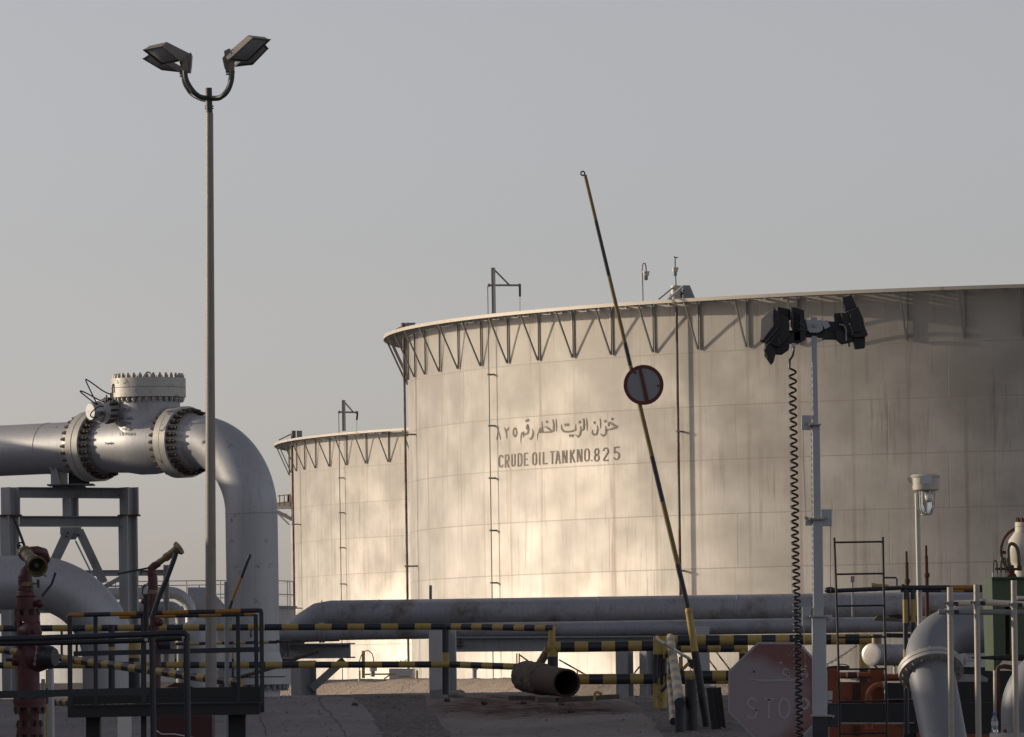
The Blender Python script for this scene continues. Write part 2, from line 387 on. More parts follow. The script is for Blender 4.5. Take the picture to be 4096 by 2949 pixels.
def bolts(parent, c, d, rad, count, r, l0, l1, m, n=6, phase=0.):
    """a circle of single bolts round an axis, all sharing one mesh"""
    d = Vector(d).normalized(); ring = MB().ring(c, d, rad, count)
    mb = MB(); mb.cyl(d * l0, d * (l0 * .35 + l1 * .65), r, m, n=n, smooth=False); mb.cyl(d * (l0 * .35 + l1 * .65), d * l1, r * .6, m, n=8)
    first = None; base = Vector((0, 0, 0)); pp = parent
    while pp is not None: base += pp.location; pp = pp.parent
    for k, p in enumerate(ring):
        if first is None: o = mb.build('bolt'); first = o
        else: o = first.copy(); COL.objects.link(o)
        o.parent = parent; o.location = p - base
def text_mesh(body, size, offset=0.):
    cu = bpy.data.curves.new('text', 'FONT'); cu.body = body; cu.size = size; cu.align_x = 'CENTER'; cu.offset = offset; cu.resolution_u = 3
    ob = bpy.data.objects.new('text', cu); COL.objects.link(ob)
    dg = bpy.context.evaluated_depsgraph_get(); me = bpy.data.meshes.new_from_object(ob.evaluated_get(dg))
    vs = [v.co.copy() for v in me.vertices]; fs = [tuple(p.vertices) for p in me.polygons]
    bpy.data.objects.remove(ob); bpy.data.curves.remove(cu); bpy.data.meshes.remove(me)
    return vs, fs
def add_text(mb, body, size, fn, m, offset=0.):
    vs, fs = text_mesh(body, size, offset); i = len(mb.v); mb.v += [fn(v.x, v.y) for v in vs]; k = mb.slot(m)
    for f in fs: mb.f.append(tuple(i + j for j in f)); mb.mi.append(k); mb.sm.append(False)
def ribbon(mb, pts, ws, fn, m):
    """painted stroke: pts in a flat sheet, width ws at each point, fn maps sheet -> place"""
    if not isinstance(ws, (list, tuple)): ws = [ws] * len(pts)
    L, Rr = [], []
    for i, (x, y) in enumerate(pts):
        a = pts[max(i - 1, 0)]; b = pts[min(i + 1, len(pts) - 1)]; dx, dy = b[0] - a[0], b[1] - a[1]; l = math.hypot(dx, dy) or 1
        nx, ny = -dy / l * ws[i] / 2, dx / l * ws[i] / 2
        L.append(fn(x + nx, y + ny)); Rr.append(fn(x - nx, y - ny))
    mb.grid([L, Rr], m, False)
# ------------------------------------------------------------------ the ground and the terrain
from mathutils import noise as NZ
def gh(x, y): return gz(y, x) + (.035 * NZ.noise(Vector((x * .5, y * .22, 0))) + .012 * NZ.noise(Vector((x * 2.3, y * 1.1, 5)))) * (1 if 62 < y < 140 else 0)
STAIN = G('G', 60, 1290)
GM = {'gravel': ground_material('gravel_ground', (.20, .175, .155), (.13, .11, .098), (.30, .27, .24), 1.0, .9),
      'slab': ground_material('worn_slab', (.27, .255, .25), (.20, .185, .178), (.27, .255, .24), 1.3, .35),
      'apron': ground_material('dusty_apron', (.28, .255, .24), (.20, .18, .168), (.28, .255, .23), 1.2, .45, ((STAIN.x, STAIN.y), (2.0, 5.), (.085, .030, .018))),
      'grit': ground_material('coarse_grit', (.19, .172, .16), (.12, .105, .096), (.36, .33, .30), .8, 1.),
      'desert': ground_material('desert_sand', (.30, .26, .21), (.24, .20, .16), (.34, .3, .25), .3, .4),
      'bund': ground_material('raked_gravel', (.50, .405, .32), (.40, .32, .255), (.58, .48, .385), 1.0, 1.)}
def edge(pts):
    q = sorted([(p.y, p.x) for p in pts])
    def f(y):
        if y <= q[0][0]: a, b = q[0], q[1]
        elif y >= q[-1][0]: a, b = q[-2], q[-1]
        else: a, b = next((u, v) for u, v in zip(q, q[1:]) if u[0] <= y <= v[0])
        x = a[1] + (b[1] - a[1]) * (y - a[0]) / (b[0] - a[0])
        return x + .09 * NZ.noise(Vector((x * 2, y * .35, 3))) + .05 * NZ.noise(Vector((x * 5, y * 1.4, 9)))
    return f
e1 = edge([G('F', 40, 1200), G('F', 210, 1350), G('F', 340, 1633)])
e2 = edge([G('F', 800, 1210), G('F', 900, 1400), G('F', 1100, 1600)])
e3 = edge([G('G', 1150, 1250), G('G', 1330, 1400), G('G', 1500, 1630)])
NEAR = [62 + .6 * i for i in range(131)]           # rows of the yard, Y 62..140
def strip(name, fa, fb, m, n):
    mb = MB(); rows = []
    for y in NEAR:
        a, b = fa(y), fb(y); rows.append([(a + (b - a) * i / n, y, gh(a + (b - a) * i / n, y)) for i in range(n + 1)])
    mb.grid(rows, m, True); return struct(name, mb)
strip('concrete_path', lambda y: -16., e1, GM['slab'], 40)
strip('gravel_strip', e1, e2, GM['grit'], 12)
strip('concrete_apron', e2, e3, GM['apron'], 24)
strip('gravel_yard', e3, lambda y: 16., GM['grit'], 40)
mb = MB()
far_y = [140, 146, 152, 160, 175, 190, 215, 240, 300, 420, 700, 1500, 4000, 8000]
near_y = [-150, -40, 0, 25, 40, 50, 56, 62]
for ys, m in ((near_y, GM['gravel']), (far_y, GM['desert'])):
    mb.grid([[(x, y, gh(x, y) if y in (62, 140) and abs(x) <= 16 else gz(y, x)) for x in (-4000, -600, -100, -16)] + [(-16 + .8 * i, y, gh(-16 + .8 * i, y) if y in (62, 140) else gz(y, -16 + .8 * i)) for i in range(1, 40)] + [(x, y, gz(y, x)) for x in (16, 100, 600, 4000)] for y in ys], m)
for sx in (-1, 1):
    mb.grid([[(sx * x, y, gz(y, sx * x)) for x in (16, 100, 600, 4000)] for y in [62 + 3 * i for i in range(27)]], GM['gravel'])
struct('ground', mb)

# cracks across the worn slab
M['crackm'] = paint('dirt_filled_crack', (.045, .04, .037), .95)
for pts in ([('E', 1500, 1178), ('E', 1560, 1250), ('E', 1640, 1350), ('E', 1700, 1410), ('E', 1780, 1500), ('E', 1880, 1633)], [('E', 930, 1400), ('E', 950, 1500), ('E', 1010, 1633)]):
    mb = MB(); q = [G(*p) for p in pts]; L_, R__ = [], []
    for a, b in zip(q, q[1:]):
        for i in range(14):
            p = a + (b - a) * i / 14; x = p.x + .05 * NZ.noise(Vector((p.x * 3, p.y * .9, 1))); w = .006 + .008 * NZ.noise(Vector((p.y * 1.3, 4, 0)))
            L_.append((x - w, p.y, gh(x, p.y) + .006)); R__.append((x + w, p.y, gh(x, p.y) + .006))
    mb.grid([L_, R__], M['crackm'], False); struct('slab_crack', mb)

# raked gravel bund in front of the tanks: a ridge that turns its flank to the low sun
mb = MB(); c0 = P('E', 1560, 988, 178); c1 = P('F', 1500, 925, 167); c2 = P('G', 700, 935, 158)
crest = [c0 + Vector((-9, 8, -.2)), c0 + Vector((-3, 3, -.1)), c0, (c0 + c1) / 2 + Vector((0, 0, .05)), c1, c2, c2 + Vector((6, -3, -.2))]
cs = []
for a, b in zip(crest, crest[1:]):
    for i in range(60): cs.append(a + (b - a) * i / 60)
rows = []
for j in range(26):
    s_ = j / 25 * 9 - 1.6; row = []
    for ci, p in enumerate(cs):
        q = p + Vector((-.80, -.60, 0)) * s_; dz = -.50 * s_ if s_ > 0 else .9 * s_ * .45
        q.z = p.z + dz - .10 * math.exp(-s_ * s_ * 3) + .05 * NZ.noise(q * .8) + .015 * NZ.noise(q * 3) + .035 * math.sin(ci * .62 + 2 * NZ.noise(Vector((ci * .07, 0, 0)))) * min(1, max(0, s_)) * (.5 + NZ.noise(Vector((ci * .11, s_ * .4, 2)))); q.z = max(q.z, gz(q.y) - .3); row.append(q)
    rows.append(row)
mb.grid(rows, GM['bund'], True); struct('gravel_bund', mb)
mb = MB(); rows = []
for j in range(14):
    row = []
    for i in range(60):
        x = -14 + .45 * i * .55; s_ = j / 13 * 5 - .6
        p = Vector((x - 0.0, 190 - s_ * 1.2, 0)); top = P('E', 1500, 992, 187).z
        p.z = top - max(0, s_) * .35 - .15 * math.exp(-s_ * s_ * 4) + .03 * NZ.noise(p * 1.2); row.append(p)
    rows.append(row)
rows = [[p for p in r if p.x < -1.5] for r in rows]
mb.grid(rows, GM['gravel'], True); struct('dirt_bank', mb)

# loose stones on the yard
mb = MB()
for k in range(5200):
    y = random.uniform(82, 108); hw = y * .079; x = random.uniform(-hw, hw); r = random.choice((.008, .011, .015, .021)) * random.uniform(.7, 1.4)
    a, b = e1(y), e2(y)
    if not (a < x < b or x > e3(y)) and random.random() < .62: continue
    c = Vector((x, y, gh(x, y) + r * .4)); q = [c + Vector((math.cos(t) * r * random.uniform(.7, 1.3), math.sin(t) * r * random.uniform(.7, 1.3), random.uniform(-.3, .3) * r)) for t in (0, 1.2, 2.5, 3.8, 5.)]
    top = c + Vector((0, 0, r * .9)); m = M['concrete'] if random.random() < .7 else GM['gravel']
    for i in range(5): mb.face([q[i], q[(i + 1) % 5], top], m)
o = mb.build('loose_gravel'); tag(o, None, None, None, 'stuff')

# ------------------------------------------------------------------ unseen wall and shed added left of the view, sized to shade the yard
w_ = thing('shade_wall', 'long plain concrete wall added out of view on the left to shade the pipe yard', 'wall', (-20, 84, -1.5))
part('panel', w_, lambda m: (m.box((-20.2, 52, 1.75), (.4, 64, 6.7), M['concrete']), m.box((-20.2, 116, 1.95), (.4, 64, 7.1), M['concrete'])))
part('coping', w_, lambda m: (m.box((-20.2, 52, 5.13), (.6, 64, .12), M['concrete']), m.box((-20.2, 116, 5.55), (.6, 64, .12), M['concrete'])))
w_ = thing('shade_shed', 'plain grey concrete shed added out of view behind the wall to shade the valve line', 'shed', (-24, 122, -1.5))
part('wall', w_, lambda m: m.box((-24.2, 122, 2.6), (7, 20, 8.6), M['concrete']))
part('roof', w_, lambda m: m.box((-24.2, 122, 6.98), (7.4, 20.4, .16), M['steel']))

# ------------------------------------------------------------------ the two tanks
def hit(c, x, y, T, r):
    """where the sight line of a photo point meets a tank's wall (radius r)"""
    ox, oy, s = CROPS[c]; a, b = ray(ox + x * s, oy + y * s); Cx, Cy = T['c']
    A = a * a + 1; B = -2 * (a * Cx + Cy); C = Cx * Cx + Cy * Cy - r * r; D = max(B * B - 4 * A * C, 0)
    t = (-B - math.sqrt(D)) / (2 * A); return Vector((a * t, t, b * t))
def theta(T, p): return math.atan2(T['c'][0] - p.x, T['c'][1] - p.y)
def TP(T, th, r, z): return Vector((T['c'][0] - r * math.sin(th), T['c'][1] - r * math.cos(th), z))
T1 = dict(c=(31.138, 321.494), r=36.069, w=1.177, zt=17.32, zs=14.93, zb=-2.3)
T2 = dict(c=(27.588, 466.244), r=43.266, w=1.11, zt=17.525, zs=15.18, zb=-2.3)
def tank(T, label, seed, th0, step, zf, lo, hi_):
    Rr, zt = T['r'], T['zt']
    t = thing('oil_tank', label, 'oil tank', (T['c'][0], T['c'][1], T['zb']), 'silver crude oil tanks behind the pipeline')
    # shell with arc length / height as UV so the plates stay in courses of 2.44 m
    n = 240; zs = [T['zb'], 3, 9, zt - .05]; v, f, uvs = [], [], []
    for z in zs:
        for k in range(n + 1): v.append(TP(T, -math.pi + 2 * math.pi * k / n, Rr, z) - t.location)
    for a in range(len(zs) - 1):
        for k in range(n): f.append((a * (n + 1) + k, (a + 1) * (n + 1) + k, (a + 1) * (n + 1) + k + 1, a * (n + 1) + k + 1))
    me = bpy.data.meshes.new('shell'); me.from_pydata(v, [], f); u = me.uv_layers.new(name='UVMap')
    for pl in me.polygons:
        pl.use_smooth = True
        for li in pl.loop_indices:
            vi = me.loops[li].vertex_index; k = vi % (n + 1); a = vi // (n + 1)
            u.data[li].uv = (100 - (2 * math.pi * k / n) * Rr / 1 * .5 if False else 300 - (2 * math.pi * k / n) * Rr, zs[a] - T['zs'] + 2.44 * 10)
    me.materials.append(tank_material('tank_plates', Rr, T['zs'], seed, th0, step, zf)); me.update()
    sh = bpy.data.objects.new('shell', me); COL.objects.link(sh); sh.parent = t
    # floating roof and wind girder
    part('floating_roof', t, lambda m: m.face([TP(T, 2 * math.pi * k / 96, Rr - .05, zt - 4.5) for k in range(96)], M['steel']))
    def girder(m):
        N = 344
        A = [2 * math.pi * k / N for k in range(N + 1)]
        ro, ri = Rr + T['w'], Rr + .46
        m.grid([[TP(T, a, ro, zt) for a in A], [TP(T, a, ro, zt - .155) for a in A]], M['girder'])
        m.grid([[TP(T, a, ro - .03, zt - .155) for a in A], [TP(T, a, ro - .03, zt) for a in A]], M['girder'])
        m.grid([[TP(T, a, ro, zt - .155) for a in A], [TP(T, a, ro - .03, zt - .155) for a in A]], M['girder'], False)
        m.grid([[TP(T, a, ro - .03, zt - .03) for a in A], [TP(T, a, ri, zt - .03) for a in A]], M['girder'], False)
        m.grid([[TP(T, a, ri, zt - .06) for a in A], [TP(T, a, ro - .03, zt - .06) for a in A]], M['steel'], False)
        m.grid([[TP(T, a, ri, zt - .03) for a in A], [TP(T, a, ri, zt - .06) for a in A]], M['steel'], False)
        m.grid([[TP(T, a, Rr + .09, zt + .03) for a in A], [TP(T, a, Rr + .09, zt - .05) for a in A]], M['girder'])
        m.grid([[TP(T, a, Rr - .1, zt + .03) for a in A], [TP(T, a, Rr + .09, zt + .03) for a in A]], M['girder'], False)
        for k in range(258):
            a = th0 + step * k / 3
            if -.3 < a < 1.9:
                p, q = TP(T, a, Rr + .05, zt - .11), TP(T, a, ro - .05, zt - .11); m.beam(p, q, .07, .09, M['steel'])
                if k % 3 == 1: m.face([TP(T, a, Rr + .05, zt - .045), TP(T, a + step * .12, Rr + .48, zt - .045), TP(T, a - step * .12, Rr + .48, zt - .045)], M['girder'])
    part('wind_girder', t, girder)
    k = lo
    while k <= hi_:
        a = th0 + step * k
        def br(m, a=a):
            m.beam(TP(T, a, Rr + .07, zf), TP(T, a, Rr + .07, zt - .1), .07, .07, M['strut'], (math.sin(a), math.cos(a), 0))
            m.beam(TP(T, a, Rr + .10, zf), TP(T, a, Rr + T['w'] - .12, zt - .12), .065, .07, M['strut'])
        part('bracket', t, br); k += 1
    return t
st1 = R(4.186)
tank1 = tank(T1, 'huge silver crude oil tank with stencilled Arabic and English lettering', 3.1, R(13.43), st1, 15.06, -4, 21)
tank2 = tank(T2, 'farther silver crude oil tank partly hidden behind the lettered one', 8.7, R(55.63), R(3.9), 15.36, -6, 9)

def stand_pipe(t, T, c, x, y, r, off, m, z_cl, silh=False, top=None):
    p = hit(c, x, y, T, T['r'] + off); th = theta(T, p)
    if isinstance(top, tuple): top = P(*top, p.y).z
    if silh: th = silh
    o = part('standpipe', t, lambda mb: mb.cyl(TP(T, th, T['r'] + off, T['zb']), TP(T, th, T['r'] + off, top or T['zt'] - .2), r, m, n=10))
    for z in z_cl:
        def cl(mb):
            e = Vector((math.cos(th), -math.sin(th), 0))
            mb.beam(TP(T, th, T['r'], z), TP(T, th, T['r'] + off + r + .06, z), .03, .08, M['strut'])
            mb.beam(TP(T, th, T['r'] + off, z) - e * (r + .05), TP(T, th, T['r'] + off, z) + e * (r + .05), r * 2.3, .07, M['strut'])
        part('clamp', o, cl)
    return th
import math as _m
def tangent(T, r):
    L = math.hypot(*T['c']); return math.pi / 2 - math.asin(r / L) * 0 - math.atan2(T['c'][0], T['c'][1]) * 0
thA = stand_pipe(tank1, T1, 'O', 315, 1100, .06, .52, M['tank_pipe'], (12.3, 5.9), top=17.0)
thB = stand_pipe(tank1, T1, 'O', 1240, 1400, .026, .28, M['strut'], (14.6, 12.2, 9.75, 7.3, 4.85, 2.4), top=('O', 1240, 380))
thC = stand_pipe(tank1, T1, 'Q', 1385, 1300, .062, .27, M['tank_pipe'], (11.4, 5.1, -.6), top=17.05)
thD = stand_pipe(tank2, T2, 'N', 205, 500, .075, .5, M['tank_pipe'], (11.6, 5.7), top=17.2)
thE = stand_pipe(tank2, T2, 'N', 528, 500, .032, .3, M['strut'], (14.5, 12.1, 9.7, 7.2), top=('N', 527, 168))

def davit(t, T, c, pts, w):
    (x0, yb), (x1, yt), (xa, ya), (xe, ye), (xs, ys), (xd, yd) = pts
    q = hit(c, x1, yb, T, T['r'] + .5); Yd = q.y
    b, top = P(c, x1, yb, Yd), P(c, x1, yt, Yd); b.x = top.x; o = part('davit', t, lambda m: (m.beam(b, top, w, w, M['strut']), m.beam(b + Vector((w * .9, 0, 0)), top + Vector((w * .9, 0, 0)), w * .7, w, M['girder'])))
    part('jib', o, lambda m: (m.beam(P(c, xa, ya, Yd), P(c, xe, ye, Yd), w * .8, w * .8, M['strut']), m.beam(P(c, x1, yt, Yd), P(c, xs, ys, Yd), w * .7, w * .7, M['strut']), m.sphere(P(c, xa, ya, Yd), w * .8, M['strut'], 8), m.sphere(P(c, xe, ye, Yd), w * .8, M['strut'], 8)))
    part('hook', o, lambda m: (m.beam(P(c, xe + 5, ye, Yd), P(c, xd, yd, Yd), w * .9, w * .9, M['blackm']), m.cyl(P(c, xd, yd, Yd), P(c, xd, yd + 160 * (.37 / CROPS[c][2]), Yd), .012, M['blackm'], n=5)))
davit(tank1, T1, 'O', ((1240, 690), (1277, 195), (1240, 385), (1572, 385), (1465, 385), (1578, 508)), .11)
davit(tank2, T2, 'N', ((527, 300), (552, 88), (527, 170), (648, 172), (622, 168), (648, 225)), .14)

def rim_box(t, T, c, x0, x1, yt, yb, dx):
    Yb = hit(c, (x0 + x1) / 2, yb, T, T['r'] + .3).y
    o = part('foam_chamber', t, lambda m: m.prism([P(c, x0, yb, Yb), P(c, x1, yb, Yb), P(c, x1 - dx, yt, Yb), P(c, x0, yt, Yb)], (0, .8, 0), M['steel']))
    return o, Yb
o, Yb = rim_box(tank1, T1, 'O', 340, 438, 792, 850, 0)
part('duct', o, lambda m: m.cyl(P('O', 308, 860, Yb), P('O', 308, 795, Yb), .12, M['tank_pipe'], n=12))
part('brace', o, lambda m: m.beam(P('O', 225, 870, Yb), P('O', 345, 812, Yb), .07, .07, M['strut']))
o, Yb = rim_box(tank2, T2, 'N', 235, 270, 297, 345, 0)
part('duct', o, lambda m: m.cyl(P('N', 212, 352, Yb), P('N', 212, 298, Yb), .17, M['tank_pipe'], n=12))
part('brace', o, lambda m: m.beam(P('N', 112, 362, Yb), P('N', 210, 315, Yb), .08, .08, M['strut']))
o, Yb = rim_box(tank1, T1, 'Q', 1450, 1582, 385, 530, 60)
part('duct', o, lambda m: m.cyl(P('Q', 1372, 540, Yb), P('Q', 1372, 390, Yb), .24, M['tubew'], n=14))
part('gusset', o, lambda m: m.prism([P('Q', 1275, 540, Yb - .1), P('Q', 1345, 540, Yb - .1), P('Q', 1345, 430, Yb - .1)], (0, .05, 0), M['tubew']))
part('brace', o, lambda m: m.beam(P('Q', 1180, 540, Yb - .4), P('Q', 1340, 410, Yb - .2), .07, .07, M['steel_pale']))
part('brace', o, lambda m: m.beam(P('Q', 1290, 535, Yb - .8), P('Q', 1450, 395, Yb - .3), .09, .09, M['steel_pale']))
part('red_valve', o, lambda m: (m.cyl(P('Q', 1415, 525, Yb), P('Q', 1415, 450, Yb), .12, M['red'], n=12), m.torus(P('Q', 1425, 460, Yb - .15), (0, 1, .2), .12, .025, M['red'], 16, 6)))

def cage_lamp(m_body, m_glass, parent, c, u, r, sub=True, tilt=Vector((0, 0, -1))):
    """well glass lamp: drum housing, glass jar, wire guard. c is the centre of the drum"""
    u = tilt.normalized()
    h = part('housing', parent, lambda m: (m.lathe(c - u * r * .62, u, [(0, 0), (0, r * .9), (r * .1, r * 1.02), (r * .2, r * 1.0), (r * .24, r * .96), (r * 1.05, r * .9), (r * 1.12, r * .84)], m_body, 28), m.lathe(c - u * r * .62, u, [(r * 1.12, r * .84), (r * 1.12, 0)], M['steel'], 28)))
    part('jar', parent, lambda m: m.lathe_s(c + u * r * .5, u, [(0, r * .46), (r * 1.1, r * .48), (r * 1.45, r * .40), (r * 1.58, r * .2), (r * 1.6, 0)], m_glass, 20))
    def guard(m):
        for k in range(8):
            a = m.ring(c, u, r * .56, 8)[k] - c; m.path([c + a * 1.05 + u * r * .5, c + a * 1.02 + u * r * 1.6, c + a * .62 + u * r * 2.15], r * .04, M['tubew'], 5)
        m.torus(c + u * r * 2.15, u, r * .35, r * .045, M['tubew'], 16, 5)
    part('guard', parent, guard)
    return h
def rim_lamp(c, xp, yb, pts, lc, r, stem_r):
    Yl = hit(c, xp, yb, T1, T1['r'] + .7).y; cc = P(c, *lc, Yl)
    o = part('rim_lamp', tank1, lambda m: m.path([P(c, x, y, Yl) for x, y in pts], stem_r, M['strut'], 8))
    Rm = r * Yl * CROPS[c][2] / FPX
    part('housing', o, lambda m: (m.lathe(cc + Vector((0, 0, Rm * .6)), (0, 0, -1), [(0, 0), (0, Rm), (Rm * .35, Rm), (Rm * .4, Rm * .88), (Rm * 1.2, Rm * .82), (Rm * 1.2, 0)], M['lampbody'], 18)))
    part('jar', o, lambda m: (m.lathe_s(cc - Vector((0, 0, Rm * .55)), (0, 0, -1), [(0, Rm * .5), (Rm, Rm * .5), (Rm * 1.25, Rm * .35), (Rm * 1.3, 0)], M['lens'], 14)))
    return Yl
rim_lamp('Q', 1010, 560, [(1012, 565), (1006, 310), (1002, 220), (1006, 165), (1018, 142), (1034, 145), (1044, 180), (1047, 235)], (1045, 258), 40, .03)
Yl = rim_lamp('Q', 1370, 400, [(1371, 400), (1366, 290), (1362, 190), (1360, 100)], (1362, 215), 38, .035)
# the gull on the lamp stem
b_ = thing('seagull', 'small grey gull perched on the rim lamp stem above the tank', 'bird', P('Q', 1360, 100, Yl))
def gull(m):
    a, z = P('Q', 1348, 74, Yl), P('Q', 1398, 84, Yl); d = (z - a)
    m.lathe_s(P('Q', 1350, 86, Yl) , P('Q', 1400, 83, Yl) - P('Q', 1350, 86, Yl), [(0, .0), (.015, .025), (.05, .04), (.09, .042), (.13, .03), (.17, .014), (.21, .0)], M['bird'], 14)
    m.path([P('Q', 1356, 84, Yl), P('Q', 1353, 76, Yl), P('Q', 1352, 71, Yl)], [.03, .026, .024], M['bird'], 10); m.sphere(P('Q', 1352, 71, Yl), .027, M['bird'], 10)
part('body', b_, gull)
part('beak', b_, lambda m: m.cyl(P('Q', 1349, 72, Yl), P('Q', 1344, 73.5, Yl), .010, M['orange_y'], .003, n=6))
for dy in (-.03, .03): part('leg', b_, lambda m: m.cyl(P('Q', 1366, 90, Yl) + Vector((0, dy, 0)), P('Q', 1362, 100, Yl) + Vector((0, dy, 0)), .01, M['orange_y'], n=5))

# stencilled lettering on the shell
def onwall(x, y): 
    p = hit('Y', x, y, T1, T1['r'] + .015); return p
def seg(poly, n=6):
    out = []
    for (a, b), (c, d) in zip(poly, poly[1:]):
        for i in range(n): out.append((a + (c - a) * i / n, b + (d - b) * i / n))
    return out + [poly[-1]]
def arc2(cx, cy, rx, ry, a0, a1, n=10): return [(cx + rx * math.cos(R(a0 + (a1 - a0) * i / n)), cy + ry * math.sin(R(a0 + (a1 - a0) * i / n))) for i in range(n + 1)]
ST = {'C': [arc2(.55, .3, .45, .28, -15, -80), arc2(.55, .3, .45, .28, -100, -180) + [(.1, .7)], [(.1, .7)] + arc2(.55, .7, .45, .28, 180, 100), arc2(.55, .7, .45, .28, 80, 15)],
      'R': [[(.14, 0), (.14, 1)], [(.3, .04), (.6, .04)] + arc2(.6, .27, .32, .23, -90, 90) + [(.3, .5)], [(.5, .55), (.92, 1)]],
      'U': [[(.14, 0), (.14, .7)] + arc2(.5, .7, .36, .27, 180, 100), arc2(.5, .7, .36, .27, 80, 0) + [(.86, 0)]],
      'D': [[(.14, 0), (.14, 1)], [(.32, .04), (.5, .04)] + arc2(.5, .3, .4, .26, -90, 0) + [(.9, .7)] + arc2(.5, .7, .4, .26, 0, 90) + [(.32, .96)]],
      'E': [[(.14, 0), (.14, 1)], [(.3, .04), (.95, .04)], [(.3, .5), (.8, .5)], [(.3, .96), (.95, .96)]],
      'O': [arc2(.5, .3, .4, .27, -80, 0) + [(.9, .7)] + arc2(.5, .7, .4, .27, 0, 80), arc2(.5, .3, .4, .27, -100, -180) + [(.1, .7)] + arc2(.5, .7, .4, .27, 180, 100)],
      'I': [[(.5, 0), (.5, 1)]], 'L': [[(.14, 0), (.14, 1)], [(.34, .95), (1, .95)]], 'T': [[(0, .05), (1, .05)], [(.5, .13), (.5, 1)]],
      'A': [[(.08, 1), (.42, 0)], [(.55, .05), (.95, 1)], [(.38, .68), (.62, .68)]], 'N': [[(.12, 0), (.12, 1)], [(.26, .02), (.74, .98)], [(.88, 0), (.88, 1)]],
      'K': [[(.14, 0), (.14, 1)], [(.3, .5), (.9, 0)], [(.4, .45), (.95, 1)]],
      '8': [arc2(.5, .27, .36, .24, -80, 80), arc2(.5, .27, .36, .24, 100, 260), arc2(.5, .74, .4, .24, -80, 80), arc2(.5, .74, .4, .24, 100, 260)],
      '2': [arc2(.5, .28, .4, .25, 190, 275), arc2(.5, .28, .4, .25, 285, 380) + [(.1, .93)], [(.12, .96), (.95, .96)]],
      '5': [[(.3, .05), (.95, .05)], [(.12, 0), (.12, .45)], arc2(.45, .68, .45, .28, 220, 275), arc2(.45, .68, .45, .28, 290, 440), arc2(.45, .68, .45, .28, 95, 160)],
      '.': [[(.5, 0), (.5, 1)]]}
for ch, x0, x1, y0, y1 in (('C', 185, 250, 745, 950), ('R', 283, 352, 735, 950), ('U', 388, 458, 725, 935), ('D', 492, 565, 715, 932), ('E', 596, 672, 708, 922), ('O', 735, 810, 700, 912),
                           ('I', 845, 865, 697, 908), ('L', 907, 985, 690, 898), ('T', 1028, 1105, 680, 893), ('A', 1118, 1195, 672, 890), ('N', 1228, 1310, 665, 880), ('K', 1355, 1437, 655, 872),
                           ('N', 1470, 1558, 645, 860), ('O', 1592, 1680, 635, 853), ('.', 1702, 1722, 822, 845), ('8', 1755, 1842, 632, 850), ('2', 1898, 1995, 622, 842), ('5', 2080, 2178, 605, 828)):
    mb = MB()
    for s_ in ST[ch]:
        ribbon(mb, seg([(x0 + (x1 - x0) * a, y0 + (y1 - y0) * b - (a - .5) * (x1 - x0) * .09) for a, b in s_], 3), 22, onwall, M['letter'])
    mb.build('letter', tank1)
XS = []
